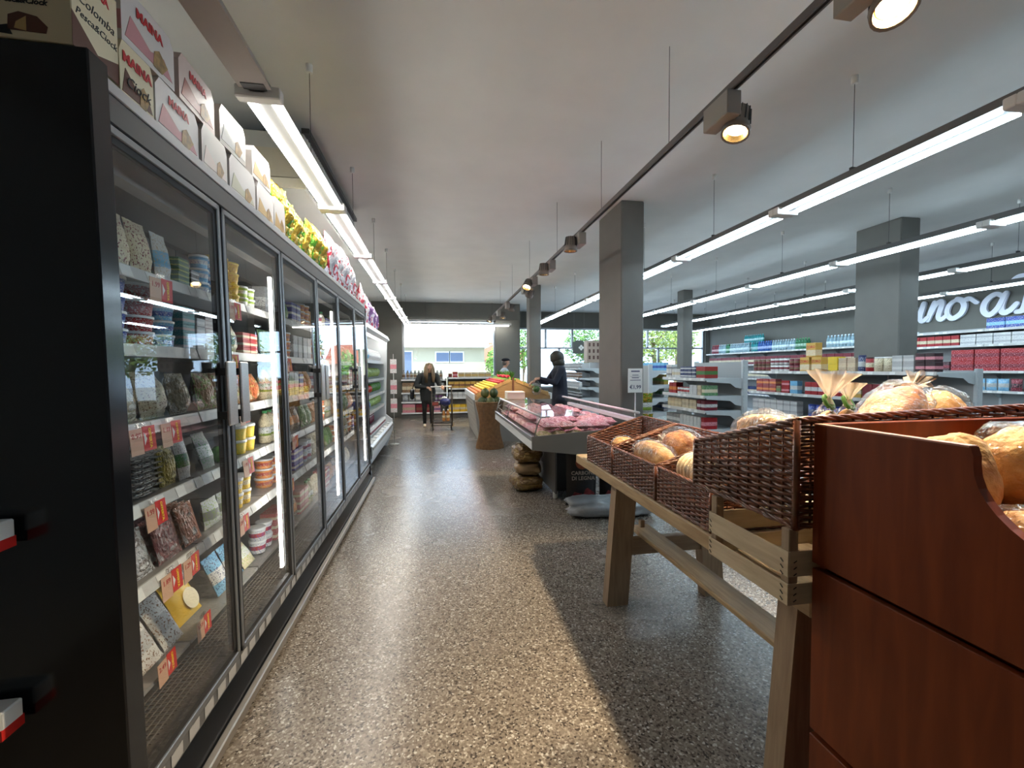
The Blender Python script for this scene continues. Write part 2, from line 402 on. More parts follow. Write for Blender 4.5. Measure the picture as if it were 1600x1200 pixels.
t = thing('blank_rail', 'blank pinkish lighting rail continuing the tubes over the cake boxes', 'light rail', (-.815, -.6, 2.76))
put('housing', MB().prism([(-.07, .0), (-.04, .075), (.04, .075), (.07, .0)], 0, 2.83, 1), mat('rail_paint', (.45, .41, .39), .5), t)
put('suspension_wire', MB().tube([(0, 2.2, .07), (0, 2.2, ZC-2.76)], .0022, 5), DARK, t)
put('end_plate', MB().box(-.05, .05, 2.79, 2.835, -.004, 0), DARK, t)
for xx, lab in ((-.2, 'bare tube batten fixed along the head of the shop window'), ):
    t = thing('tube_light', lab, 'light', (-.9, 13.25, 2.78))
    put('housing', MB().box(0, 3.2, -.03, .03, .02, .07), PLASTW, t)
    for k in range(2): put('fluorescent_tube', MB().tube([(k*1.6+.08, 0, 0), (k*1.6+1.52, 0, 0)], .014, 8), TUBE_W, t)
    for k in range(2): put('hanger', MB().tube([(.6+k*2, 0, .07), (.6+k*2, 0, ZC-2.78)], .003, 5), DARK, t)
# spot track
t = thing('track_rail', 'dark spotlight track hung along the ceiling over the bread table', 'track', (1.482, -1, 2.86))
put('rail', MB().box(-.017, .017, 0, 12.3, 0, .016).box(-.017, -.007, 0, 12.3, -.02, 0).box(.007, .017, 0, 12.3, -.02, 0), mat('track_grey', (.11, .1, .1), .4), t)
put('conductor', MB().box(-.004, .004, 0, 12.3, -.006, 0), DARK, t)
for y in (1.9, 3.6, 4.75, 6.2, 7.8, 9.4, 11):
    put('suspension_wire', MB().tube([(0, y, .016), (0, y, ZC-2.86)], .002, 5), DARK, t)
def spot(y, aim, col, power, lab, side=1, size=.62, disc=30):
    """driver box on the track, finned can, glowing reflector and its lamp"""
    t = thing('track_spotlight', lab, 'spotlight', (1.482, y, 2.84))
    put('driver_box', MB().cbox(-.04, .04, -.1, .1, -.12, 0, .004), mat('driver_grey', (.3, .28, .26), .5), t)
    p = Vector((.095*side, 0, -.1)); d = (Vector(aim)-Vector((1.482, y, 2.84))-p).normalized()
    q = d.to_track_quat('-Z', 'Y').to_euler()
    put('arm', MB().box(min(0, .05*side), max(0, .05*side), -.012, .012, -.09, -.07), DARK, t)
    can = MB().lathe([(.035, .075), (.05, .07), (.062, -.03), (.07, -.045), (.07, -.075), (.063, -.075), (.058, -.03), (.03, -.005)], 20, cap=False)
    c = put('lamp_can', can, mat('can_grey', (.2, .17, .15), .45), t, p, q)
    fn = MB()
    for k in range(14):
        a = 2*PI*k/14; fn.prism([(.045, -.02), (.066, -.02), (.054, .072), (.045, .072)], -.002, .002, 1)
        n = 8; 
        for j in range(len(fn.v)-n, len(fn.v)):
            x, yy, z = fn.v[j]; fn.v[j] = (x*math.cos(a)-yy*math.sin(a), x*math.sin(a)+yy*math.cos(a), z)
    put('cooling_fins', fn, DARK, c)
    put('reflector', MB().lathe([(.06, -.07), (.05, -.035), (.03, -.012)], 20, cap=False), mat('gold_reflector', (.85, .62, .3), .2, metal=1), c)
    put('led_disc', MB().lathe([(.048, -.0405), (.048, -.0395)], 20), emis('spot_led_%.2f_%.2f' % (col[1], disc), col, disc), c)
    ld = bpy.data.lights.new('spot_lamp', 'SPOT'); ld.energy = power; ld.color = col; ld.spot_size = size; ld.spot_blend = .6; ld.shadow_soft_size = .05
    lo = bpy.data.objects.new('spot_lamp', ld); COL.objects.link(lo); lo.parent = c; lo.location = (0, 0, -.085)
WARM = (1, .8, .52); PINK = (1, .45, .6)
spot(1.30, (1.2, .7, 1.1), WARM, 120, 'warm track spotlight first on the rail, over the cherry bread bin', 1, 1.5, 6)
spot(2.08, (.85, 1.75, .5), WARM, 210, 'warm track spotlight over the wicker bread trays', 1, 1.5, 6)
spot(4.36, (1.35, 4.4, .9), PINK, 60, 'pink lit track spotlight, first above the glass meat counter', -1, 1.0, 7)
spot(5.5, (1.35, 5.6, .9), PINK, 50, 'pink lit track spotlight, second above the glass meat counter', -1, 1.0, 4)
spot(6.5, (.2, 5.0, 0), (1, .85, .55), 110, 'yellowish track spotlight turned into the aisle', -1, .9, 8)
spot(7.2, (1.2, 9.2, 1.0), WARM, 130, 'track spotlight with its back turned, over the woven melon basket', 1, .8, 6)
spot(9.0, (1.3, 9.2, 1.0), WARM, 130, 'track spotlight over the fruit stand', 1, .9, 6)
spot(10.3, (1.5, 10, 1.0), WARM, 110, 'track spotlight with pale rim near the end of the rail', 1, .9, 6)
spot(11.2, (.2, 10.6, 0), (1, .85, .55), 110, 'yellow track spotlight at the far end of the rail', -1, .8, 8)

# ------------------------------------------------------------------ product meshes (front faces -Y, base at z = 0)
PM = {}
def pillow(w, d, h, seed, crimp=.08, wob=.12, n=9, m=11):
    """filled bag: pillow section, flat crimped seams at top and bottom, dented sides"""
    mb = MB(); rs = random.Random(seed); off = Vector((rs.random()*50, rs.random()*50, rs.random()*50))
    for side in (-1, 1):
        def fn(u, v):
            x = (u-.5)*w; z = v*h
            k = max(0, 1-abs(2*u-1)**3.2); e = min(1, min(v, 1-v)/max(crimp, .01)*.5); e = e**.6
            b = k*e*(.55+.45*math.sin(PI*min(1, v*1.15)))
            q = noise.noise(Vector((x*9/w, z*9/h, side*3))*.7+off)
            th = d*.5*b*(1+wob*2*q)
            x *= 1-.06*e+.03*q
            return (x, side*(th+.001)+wob*.12*d*q*0, z+(.02*h*noise.noise(off+Vector((u*7, 0, side)))*wob*8 if v > .93 else 0))
        mb.grid(fn, n, m)
    return mb
def prod(kind, w, d, h, var=0):
    key = (kind, round(w, 3), round(d, 3), round(h, 3), var)
    if key in PM: return PM[key]
    mb = MB()
    if kind == 'box': mb.cbox(-w/2, w/2, -d/2, d/2, 0, h, min(.003, h*.05))
    elif kind in ('pouch', 'bag'): mb = pillow(w, d, h, var*7+3, .07 if kind == 'pouch' else .1, .1 if kind == 'pouch' else .3, 9 if kind == 'pouch' else 13, 10 if kind == 'pouch' else 15)
    elif kind == 'flat':
        mb = pillow(w, h, d, var*5+1, .12, .25)
        mb.v = [(x, z-d/2, min(h, max(0, y+h/2))) for x, y, z in mb.v]
    elif kind == 'tub':
        r = w/2; q = d/w
        mb.lathe([(r*.8, 0), (r*.83, h*.04), (r*.95, h*.82)], 16, 0, sy=q); mb.lathe([(r*.99, h*.82), (r, h*.84), (r, h*.97), (r*.96, h), (r*.8, h*.985)], 16, 1, sy=q)
    elif kind == 'can':
        r = w/2; mb.lathe([(r*.97, 0), (r, .004), (r, h*.9)], 14, 0); mb.lathe([(r*.95, h*.9), (r*.97, h*.92), (r*.97, h*.985), (r*.9, h)], 14, 1)
    elif kind == 'bottle':
        r = w/2
        mb.lathe([(r*.9, 0), (r, .01), (r, h*.22), (r*.92, h*.24)], 12, 0); mb.lathe([(r*1.005, h*.24), (r*1.005, h*.5)], 12, 2)
        mb.lathe([(r*.92, h*.5), (r, h*.53), (r, h*.66), (r*.75, h*.78), (r*.36, h*.89), (r*.34, h*.92)], 12, 0); mb.lathe([(r*.38, h*.92), (r*.4, h*.93), (r*.4, h*.995), (r*.34, h)], 12, 1)
    elif kind == 'crown':   # leafy pot or salad tub
        mb.ball((0, 0, h*.5), (w*.42, d*.42, h*.5), 12, 8, 0, lambda q: 1+.25*noise.noise(q*3.1+Vector((var*9, 0, 0)))); mb.v = [(x, y, max(0, z)) for x, y, z in mb.v]
    PM[key] = mb.mesh(kind)
    return PM[key]
LIDS = {'tub': 1, 'can': 1, 'bottle': 2}
def product(kind, w, d, h, mats, loc, rz, label, cat, group, name, tilt=0, var=0, roll=0):
    o = put(name, prod(kind, w, d, h, var), mats, None, loc, (tilt, roll, rz), label, cat, group)
    o.rotation_mode = 'XYZ'
    return o
WL = mat('white_lid', (.78, .79, .8), .35)
def row(P0, u, length, depth, items, rz, group, where, jit=.002, depthrows=1):
    """fill a shelf from P0 along unit vector u (front edge); items: (kind,w,d,h,mats,count,stack,noun,name,cat[,tilt])"""
    P0 = Vector(P0); u = Vector(u).normalized(); back = Vector((-math.sin(rz), math.cos(rz), 0)); x = 0
    for it in items:
        kind, w_, d_, h_, mats, cnt, stack, noun, name, cat = it[:10]; tl = it[10] if len(it) > 10 else 0
        for i in range(cnt):
            if x+w_ > length+.005: break
            for k in range(depthrows):
                for s_ in range(stack):
                    p = P0+u*(x+w_/2)+back*(d_/2+.01+k*(d_+.006))+Vector((0, 0, s_*h_*(1.003 if kind in ('tub', 'box', 'can', 'flat') else .8)))
                    p += u*R.uniform(-jit, jit)
                    if tl: p += Vector((0, 0, 0))
                    product(kind, w_, d_, h_, mats, p, rz+R.uniform(-.012, .012), '%s %s' % (noun, where), cat, '%s %s' % (noun.split(' with ')[0], group), name, tl, R.randrange(5))
            x += w_*1.04+.004
        x += .008
    return x

# ------------------------------------------------------------------ colours by name
C = dict(blue=(.02, .06, .36), red=(.38, .012, .016), cream=(.72, .62, .42), maroon=(.2, .01, .025), green=(.05, .22, .05), yellow=(.85, .55, .03), white=(.72, .72, .7), brown=(.2, .1, .05),
         silver=(.5, .5, .5), orange=(.8, .25, .03), teal=(.02, .3, .33), pink=(.75, .3, .35), purple=(.2, .05, .25), black=(.025, .022, .025), gold=(.6, .38, .08), grey=(.3, .29, .28), lime=(.35, .5, .06), beige=(.58, .48, .33), sky=(.2, .5, .75), navy=(.01, .025, .12))
def pk(a, b=None, c=None, **k): return pack(C[a], C[b] if b else None, C[c] if c else None, **k)
CLEARP = mat('clear_bottle_plastic', (.55, .75, .85), .12, trans=.75, spec=.5)

# ------------------------------------------------------------------ glass door chiller along the left wall
X0, Y0, Y1 = -.875, 1.35, 5.72
POST = [1.35, 2.01, 2.716, 3.464, 4.183, 4.976, 5.72]
def shear(mb, k=.018, z0=1.2):
    mb.v = [(x-k*(z-z0), y, z) for x, y, z in mb.v]; return mb
ch = thing('glass_door_chiller', 'long black chiller cabinet with six framed glass doors and cake boxes on its roof', 'refrigerator', (X0, Y0, 0))
LY = Y1-Y0
put('end_panel', shear(MB().cbox(-.98, .017, -.035, .037, 0, 2.288, .004)), BLACK, ch, label='glossy black end panel')
put('end_panel', shear(MB().cbox(-.98, .015, LY, LY+.05, 0, 2.225, .006)), BLACK, ch, label='glossy black end panel')
put('back_panel', MB().box(-.98, -.95, 0, LY, .1, 2.2), LINER, ch)
put('roof', MB().box(-.98, -.03, .012, LY, 2.16, 2.255), LINER, ch)
put('roof_edge', shear(MB().cbox(-.03, .012, .012, LY, 2.223, 2.26, .003)), ALU, ch)
put('canopy', MB().prism([(-.55, 2.158), (-.12, 2.158), (-.1, 2.06), (-.14, 2.05), (-.2, 2.09), (-.5, 2.12)], 0, LY, 1), mat('canopy_grey', (.2, .195, .19), .45), ch)
put('base', MB().box(-.98, -.03, 0, LY, .06, .2), DARK, ch)
put('head_rail', shear(MB().cbox(-.03, .01, .03, LY, 2.14, 2.222, .004)), mat('head_rail_grey', (.05, .051, .055), .4, metal=.5), ch)
put('kick_plate', MB().prism([(-.03, .22), (.005, .22), (.005, .15), (.05, .06), (.05, .02), (-.03, .02)], 0, LY, 1), BLACK, ch)
put('bumper_rail', MB().cbox(.055, .085, -.05, LY+.02, .03, .072, .005), mat('bumper_steel', (.42, .38, .33), .38, metal=.9), ch)
for k in range(9): put('bumper_bracket', MB().box(.045, .06, .2+k*.5, .25+k*.5, .035, .06), DARK, ch)
put('tag_strip', MB().prism([(.006, .205), (.011, .205), (.013, .15), (.006, .15)], 0, LY, 1), mat('tag_strip_grey', (.09, .088, .09), .3), ch)
cardme = MB().box(.0125, .0145, -.032, .032, .157, .2).mesh('price_card')
for k in range(44):
    if R.random() < .86: put('price_card', cardme, mat('strip_card', (.34, .33, .33), .5), ch, (0, .12+k*.098+R.uniform(-.01, .01), 0))
SHZ = [1.79, 1.535, 1.27, 1.0, .72]
SHM = mat('shelf_grey', (.3, .29, .28), .4, metal=.2); RAILM = mat('price_rail_plastic', (.56, .55, .53), .3)
for b in range(6):
    a0, a1 = POST[b]-Y0+.006, POST[b+1]-Y0-.006
    for z in SHZ:
        sh = put('shelf', MB().box(-.94, -.12, a0, a1, z-.022, z-.002), SHM, ch)
        put('price_rail', MB().prism([(-.12, z+.006), (-.113, z+.006), (-.1, z-.036), (-.107, z-.036)], a0, a1, 1), RAILM, sh)
        for k in range(5):
            if R.random() < .6:
                yy = a0+.08+k*.13; put('shelf_label', MB().prism([(-.112, z+.003), (-.1105, z+.003), (-.0985, z-.033), (-.1, z-.033)], yy, yy+.055, 1), PAPER, sh)
    put('deck', MB().prism([(-.94, .305), (-.17, .3), (-.17, .285), (-.94, .285)], a0, a1, 1), SHM, ch)
    gr = MB()
    for k in range(7): gr.box(-.165+k*.02, -.162+k*.02, a0, a1, .262, .266)
    n = int((a1-a0)/.02)
    for k in range(n): gr.box(-.165, -.035, a0+k*.02, a0+k*.02+.003, .258, .262)
    put('air_grille', gr, mat('grille_brown', (.11, .09, .075), .5), ch)
    put('grille_tray', MB().box(-.17, -.03, a0, a1, .2, .22), mat('tray_brown', (.06, .05, .045), .6), ch)
    pp = MB(); nc = int((a1-a0)/.021); zt_, cz = 2.03, .018; wy = (a1-a0)/nc
    for r_ in range(3):
        for k in range(nc):
            yc, zc_ = a0+wy*(k+.5), zt_-cz*(r_+.5); vo = []; vi = []
            for q in range(8):
                a = q*PI/4; c_, n_ = math.cos(a), math.sin(a); m_ = max(abs(c_), abs(n_))
                vo.append((-.55, yc+c_/m_*wy/2, zc_+n_/m_*cz/2)); vi.append((-.55, yc+c_*.0072, zc_+n_*.0072))
            pp.add(vo+vi+[(-.553, p_[1], p_[2]) for p_ in vi], [(q, (q+1) % 8, 8+(q+1) % 8, 8+q) for q in range(8)]+[(8+q, 8+(q+1) % 8, 16+(q+1) % 8, 16+q) for q in range(8)])
    put('perforated_strip', pp, LINER, ch, kind='stuff')
    put('air_duct', MB().box(-.66, -.62, a0, a1, 1.95, 2.12).box(-.62, -.55, a0, a1, 1.95, zt_-3*cz).box(-.62, -.55, a0, a1, zt_, 2.12), LINER, ch)
    put('mullion', shear(MB().box(-.032, -.021, a1-.012, a1+.024, .22, 2.14)), DARK, ch)
    if b in (1, 3, 5):
        put('led_strip', shear(MB().box(-.05, -.038, a1-.035, a1-.012, .3, 1.98)), LED, ch)
    dr = thing('door', None, None, (0, 0, 0)); dr.parent = ch
    fr = MB()
    d0, d1 = a0+.004, a1-.004
    for q0, q1 in ((d0, d0+.022), (d1-.022, d1)): fr.cbox(-.02, .012, q0, q1, .225, 2.135, .003)
    for q0, q1 in ((.225, .25), (2.11, 2.135)): fr.cbox(-.02, .012, d0, d1, q0, q1, .003)
    put('door_frame', shear(fr), mat('door_frame_grey', (.2, .205, .215), .38, metal=.7), dr)
    gk = MB()
    for q0, q1 in ((d0+.022, d0+.045), (d1-.045, d1-.022)): gk.box(-.015, .004, q0, q1, .25, 2.11)
    for q0, q1 in ((.25, .272), (2.088, 2.11)): gk.box(-.015, .004, d0+.022, d1-.022, q0, q1)
    put('gasket', shear(gk), INK, dr)
    put('glass_pane', shear(MB().box(0, .003, d0+.03, d1-.03, .255, 2.105)), DOORG, dr)
    yh = d1-.05 if b % 2 == 0 else d0+.05
    put('handle', shear(MB().cbox(.04, .052, yh-.038, yh+.038, 1.225, 1.487, .004)), STEEL, dr, label='broad brushed steel handle')
    put('handle_stem', shear(MB().box(.0, .042, yh-.01, yh+.01, 1.25, 1.28).box(.0, .042, yh-.01, yh+.01, 1.43, 1.46)), DARK, dr)
# offer tags hung on the shelf rails
def offer_tag(Xf, y, z, where, price='0.99', scale=1, flip=0):
    t = thing('offer_tag', 'red OFFERTA tag %s' % where, 'price tag', (Xf, y, z), 0, 'offer tags in the chillers')
    t.rotation_euler = (0, R.uniform(-.12, .02), R.uniform(-.06, .06)); s = scale
    put('clip', MB().box(-.006, .001, -.02*s, .02*s, -.004, .012), FILM, t)
    put('red_card', MB().box(0, .0015, 0, .062*s, -.085*s, -.002), REDC, t)
    put('price_card', MB().box(-.0005, .001, -.06*s, 0, -.092*s, -.006), mat('offer_beige', (.62, .36, .24), .5), t)
    put('lettering', text_mesh('OFFERTA', .0165*s, .0004, 0, 'CENTER', .0006), YELC, t, (.0022, .034*s, -.043*s), (PI/2, PI/2, PI/2))
    put('arrow_print', MB().prism([(.005*s, -.043*s-.022*s), (.005*s, -.043*s+.022*s), (.019*s, -.043*s)], .0016, .0021, 0), PAPER, t, (0, 0, 0))
    put('price_lettering', text_mesh(price, .026*s, .0004), REDI, t, (.0016, -.03*s, -.03*s), FACE['+X'])
def fridge_tag(b, fr_, si, price):
    y = POST[b]+fr_*(POST[b+1]-POST[b]); z = SHZ[si]-.005 if si < 5 else .36
    offer_tag(X0-.098 if si < 5 else X0-.16, y, z, ('on the %s shelf of the %s glass door bay' % (ORD[si], ORD[b])) if si < 5 else 'on the floor deck of the %s glass door bay' % ORD[b], price)
for b, f_, si, p in [(0, .62, 0, '1.99'), (0, .42, 2, '0.99'), (0, .66, 2, '1.49'), (0, .2, 3, '0.99'), (0, .5, 3, '1.99'), (0, .62, 4, '1.89'), (0, .82, 4, '1.29'), (0, .72, 5, '2.49'), (1, .25, 0, '1.99'), (1, .45, 0, '0.89'),
                      (1, .4, 1, '1.29'), (1, .55, 2, '0.99'), (1, .6, 3, '1.49'), (1, .3, 4, '1.99'), (1, .5, 4, '2.29'), (1, .12, 5, '1.59'), (2, .5, 1, '0.99'), (2, .3, 3, '1.19'), (2, .65, 3, '0.99'), (2, .5, 4, '1.99'), (3, .5, 2, '0.99'), (3, .5, 3, '1.19'), (4, .5, 3, '1.99')]:
    fridge_tag(b, f_, si, p)
# --- goods behind the doors
RZ = PI/2
def bay_row(b, si, items, **k):
    z = SHZ[si] if si < 5 else .31
    y = POST[b]+.145; ln = POST[b+1]-POST[b]-(.0 if b < 5 else .17)
    x = X0-.135 if si < 5 else X0-.185
    row((x, y, z), (0, 1, 0), ln, .4, items, RZ, 'on chiller shelf %s of bay %s' % (ORD[si] if si < 5 else 'deck', ORD[b]), 'on the %s, %s glass door bay' % ((ORD[si]+' shelf') if si < 5 else 'floor deck', ORD[b]), **k)
PW = dict
def it(kind, w, d, h, m, n, st, noun, name, cat, tilt=0): return (kind, w, d, h, m if isinstance(m, list) else [m]*3, n, st, noun, name, cat, tilt)
CL = foil((.62, .55, .4), (.5, .42, .28), (.75, .7, .6), .0, .25)
SILV = foil((.45, .45, .45), (.25, .22, .2), (.7, .7, .68), .4, .25)
MEATB = foil((.14, .05, .05), (.22, .07, .07), (.35, .3, .3), .1, .22); SALM = foil((.55, .2, .11), (.6, .3, .2), (.7, .55, .45), .1, .25)
PST = pk('cream', 'beige', 'maroon', lo=.72, hi=.95)
bay_row(0, 0, [it('pouch', .11, .06, .2, PST, 3, 1, 'tall cream pasta bag with dark red top', 'pasta_bag', 'bag', -.12), it('pouch', .09, .05, .19, pk('white', 'sky', 'beige'), 1, 1, 'pale blue salad pouch', 'salad_pouch', 'bag', -.1),
               it('box', .075, .12, .02, pk('green', 'lime', 'black'), 1, 6, 'flat green packet in a stack', 'flat_packet', 'packet'), it('box', .065, .12, .022, pk('black', 'silver', 'white'), 1, 4, 'flat black packet in a stack', 'flat_packet', 'packet'), it('pouch', .06, .03, .09, pk('pink', 'maroon', 'cream'), 2, 1, 'small pink peppered packet', 'snack_packet', 'packet')])
bay_row(0, 1, [it('tub', .06, .06, .085, [pk('lime', 'yellow'), WL], 1, 2, 'small olive tub', 'cheese_tub', 'tub'), it('tub', .135, .11, .058, [pk('blue', 'blue', 'white'), WL], 1, 4, 'wide blue tub with white lid', 'cheese_tub', 'tub'), it('tub', .12, .1, .057, [pk('red', 'red', 'white'), WL], 1, 4, 'wide red tub with white lid', 'cheese_tub', 'tub'), it('tub', .105, .09, .055, [pk('sky', 'blue', 'white'), WL], 1, 3, 'light blue tub with white lid', 'cheese_tub', 'tub'), it('box', .09, .1, .036, pk('teal', 'silver', 'white'), 1, 5, 'teal and silver carton', 'carton', 'carton'), it('box', .07, .1, .036, pk('silver', 'white', 'navy'), 1, 4, 'narrow silver and navy carton', 'carton', 'carton')], depthrows=2)
bay_row(0, 2, [it('box', .11, .06, .2, pk('maroon', 'cream', 'red', lo=.08, hi=.35), 1, 1, 'dark red noodle carton', 'noodle_carton', 'carton'), it('pouch', .15, .1, .2, CL, 1, 1, 'clear bag of pale pasta', 'pasta_bag', 'bag', -.4), it('pouch', .14, .1, .18, pk('beige', 'cream', 'brown'), 1, 1, 'tan bag of stuffed pasta', 'pasta_bag', 'bag', -.2), it('pouch', .12, .08, .17, CL, 2, 1, 'small clear bag of pale pasta', 'pasta_bag', 'bag', -.1)])
bay_row(0, 3, [it('flat', .16, .2, .018, pk('beige', 'brown', 'cream'), 1, 10, 'flat brown packet in a pile', 'flat_packet', 'packet'), it('flat', .15, .2, .02, SILV, 1, 8, 'flat silver packet in a pile', 'flat_packet', 'packet'), it('pouch', .1, .05, .16, foil((.3, .24, .05), (.18, .15, .04), (.45, .38, .15), 0, .3), 1, 1, 'olive salad pouch', 'salad_pouch', 'bag', -.1), it('pouch', .08, .04, .17, pk('white', 'green', 'grey'), 1, 1, 'narrow white and green pouch', 'salad_pouch', 'bag', -.15), it('pouch', .11, .05, .17, foil((.2, .12, .04), (.3, .2, .08), (.45, .38, .25), 0, .3), 1, 1, 'brown mushroom pouch', 'salad_pouch', 'bag', -.1)])
bay_row(0, 4, [it('pouch', .12, .03, .15, pk('gold', 'cream', 'brown'), 1, 1, 'golden cheese packet leaning back', 'cheese_packet', 'packet', -.45)], depthrows=1)
row((X0-.135, POST[0]+.275, SHZ[4]), (0, 1, 0), .5, .4, [it('pouch', .15, .025, .17, SILV, 1, 1, 'crinkled silver packet leaning back', 'cold_cut_packet', 'packet', -.3), it('pouch', .15, .02, .17, MEATB, 1, 1, 'dark red packet of cured meat', 'cold_cut_packet', 'packet', -.25), it('pouch', .13, .02, .17, SALM, 1, 1, 'orange pink packet of sliced salmon', 'salmon_packet', 'packet', -.25)], RZ, 'on the fifth chiller shelf', 'on the fifth shelf, first glass door bay', depthrows=7)
row((X0-.185, 1.68, .31), (0, 1, 0), .5, .3, [it('pouch', .09, .05, .13, pk('orange', 'yellow', 'white'), 1, 1, 'small orange cheese pouch', 'cheese_pouch', 'bag', -.7), it('pouch', .13, .05, .22, pk('white', 'silver', 'brown'), 2, 1, 'white grated cheese pouch', 'cheese_pouch', 'bag', -.5)], RZ, 'on the floor deck of the first bay', 'on the floor deck, first glass door bay')
for i, (y, lab) in enumerate(((2.19, 'yellow white-lettered pouch with dark red top'),)):
    t = thing('cheese_pouch', lab+' on the floor deck, first glass door bay', 'bag', (X0-.26, y, .31), RZ); t.rotation_euler = (-.45, 0, RZ)
    put('pouch_body', pillow(.19, .07, .27, 77, .07, .1, 12, 14), mat('cheese_yellow', (.75, .48, .03), .35), t); put('red_top', MB().prism([(-.09, .265), (.09, .265), (.085, .19), (.03, .165), (-.03, .165), (-.085, .19)], -.034, -.033, 1), mat('cheese_maroon', (.16, .01, .02), .35), t)
    letters('Biraghi', .045, PAPER, t, (0, -.0345, .205), '-Y', .1, .0008); put('cream_disc', MB().lathe([(.05, 0), (.05, .001)], 18), mat('cheese_cream', (.8, .7, .45), .4), t, (.01, -.0375, .08), FACE['-Y'])
bay_row(1, 0, [it('tub', .075, .075, .06, [pk('sky', 'white', 'blue'), WL], 2, 3, 'small pale blue yogurt tub', 'yogurt_tub', 'tub'), it('tub', .11, .11, .055, [pk('yellow', 'yellow', 'red'), mat('yellow_lid', (.8, .55, .04), .35)], 2, 4, 'round yellow tub', 'yogurt_tub', 'tub'), it('tub', .08, .08, .06, [pk('lime', 'white'), WL], 2, 2, 'small green yogurt tub', 'yogurt_tub', 'tub')])
bay_row(1, 1, [it('box', .1, .1, .035, pk('white', 'silver', 'red'), 1, 5, 'white butter carton', 'carton', 'carton'), it('pouch', .12, .07, .15, pk('beige', 'navy', 'cream'), 2, 1, 'tan and navy pasta bag', 'pasta_bag', 'bag', -.1), it('box', .09, .1, .04, pk('red', 'cream'), 2, 3, 'red butter carton', 'carton', 'carton')])
bay_row(1, 2, [it('pouch', .12, .08, .17, foil((.35, .2, .1), (.3, .35, .1), (.6, .5, .4), 0, .3), 3, 1, 'clear bag of mixed salad', 'salad_bag', 'bag', -.15), it('pouch', .12, .08, .16, foil((.6, .15, .05), (.5, .3, .1), (.7, .55, .4), 0, .3), 2, 1, 'clear bag of red tortellini', 'pasta_bag', 'bag', -.15)])
bay_row(1, 3, [it('pouch', .1, .05, .17, pk('grey', 'white', 'green'), 1, 1, 'grey cheese pouch', 'cheese_pouch', 'bag', -.3), it('crown', .1, .08, .08, mat('salad_green', (.08, .3, .03), .5, noise_amt=.6, noise_scale=40), 2, 1, 'green leafy salad head', 'lettuce', 'lettuce'), it('tub', .1, .1, .075, [pk('yellow', 'yellow', 'lime'), WL], 2, 2, 'yellow dip tub', 'dip_tub', 'tub')])
bay_row(1, 4, [it('pouch', .13, .06, .13, pk('white', 'grey', 'lime'), 2, 1, 'plump white mozzarella pouch', 'cheese_pouch', 'bag', -.1), it('tub', .09, .09, .08, [pk('yellow', 'cream'), WL], 2, 2, 'yellow ricotta tub', 'ricotta_tub', 'tub')])
row((X0-.185, 2.36, .31), (0, 1, 0), .45, .3, [it('pouch', .14, .05, .2, pk('sky', 'white', 'navy'), 2, 1, 'sky blue mozzarella pouch', 'cheese_pouch', 'bag', -.4), it('pouch', .14, .05, .18, pk('cream', 'white', 'lime'), 2, 1, 'cream coloured cheese pouch', 'cheese_pouch', 'bag', -.6)], RZ, 'on the floor deck of the second bay', 'on the floor deck, second glass door bay')
POOL = [('pouch', .13, .07, .18, CL, 'clear bag of pale gnocchi', 'pasta_bag', 'bag'), ('box', .1, .1, .05, pk('blue', 'white', 'red'), 'blue and white milk carton', 'carton', 'carton'), ('pouch', .13, .07, .17, foil((.75, .25, .03), (.7, .35, .08), (.8, .5, .2), 0, .3), 'bag of shredded carrot', 'salad_bag', 'bag'),
        ('tub', .1, .1, .08, [pk('white', 'red', 'blue'), WL], 'white and red dessert tub', 'dessert_tub', 'tub'), ('bottle', .07, .07, .2, [pk('cream', 'cream'), mat('green_cap', (.05, .3, .1), .4), pk('lime', 'white')], 'cream drink bottle with green cap', 'drink_bottle', 'bottle'), ('pouch', .12, .06, .17, foil((.1, .25, .05), (.2, .35, .08), (.5, .5, .35), 0, .3), 'clear bag of green leaves', 'salad_bag', 'bag'),
        ('box', .11, .1, .06, pk('red', 'cream', 'white'), 'red dessert carton', 'carton', 'carton'), ('box', .1, .1, .17, pk('grey', 'white', 'black'), 'grey and white tall carton', 'carton', 'carton'), ('pouch', .13, .06, .18, pk('brown', 'orange', 'cream'), 'brown and orange snack pouch', 'snack_pouch', 'bag'), ('tub', .11, .11, .06, [pk('orange', 'red', 'cream'), WL], 'orange spread tub', 'spread_tub', 'tub')]
for b in range(2, 6):
    for si in range(6):
        items = []; 
        for (kd, w_, d_, h_, m_, nn, nm, ct) in R.sample(POOL, 4):
            st = 1 if kd in ('pouch', 'bottle') or h_ > .12 else int(.19/h_)
            items.append(it(kd, w_, d_, h_, m_, 2, st, nn, nm, ct, -.15 if kd == 'pouch' else 0))
        bay_row(b, si, items)

# ------------------------------------------------------------------ cake boxes and bags on the roof of the chiller
ZR = 2.262
def cake_box(y, z, w_, h_, d_, m, face, lab, x=X0-.04, faceY=False, deco=None):
    t = thing('cake_box', lab, 'cake box', (x-d_/2, y+w_/2, z), R.uniform(-.03, .03), None)
    b = MB(); a, c = d_/2, w_/2
    b.prism([(-c, 0), (c, 0), (c, h_*.8), (c*.82, h_), (-c*.82, h_), (-c, h_*.8)], -a, a, 0); put('carton', b, m, t)
    put('sloped_print', MB().prism([(-c*.9, h_*.12), (c*.9, h_*.12), (c*.55, h_*.42), (0, h_*.3), (-c*.7, h_*.55)], a, a+.0012, 0), deco or PAPER, t)
    put('cake_picture', MB().prism([(c*.1, h_*.1), (c*.45, h_*.08), (c*.7, h_*.3), (c*.35, h_*.48), (c*.15, h_*.38)], a+.0012, a+.002, 0), mat('cake_print', (.5, .3, .1), .5, noise_amt=.6, noise_scale=30), t)
    if face:
        letters(face, .04, REDI, t, (a+.002, 0, h_*.72), '+X', bold=.0015)
    return t
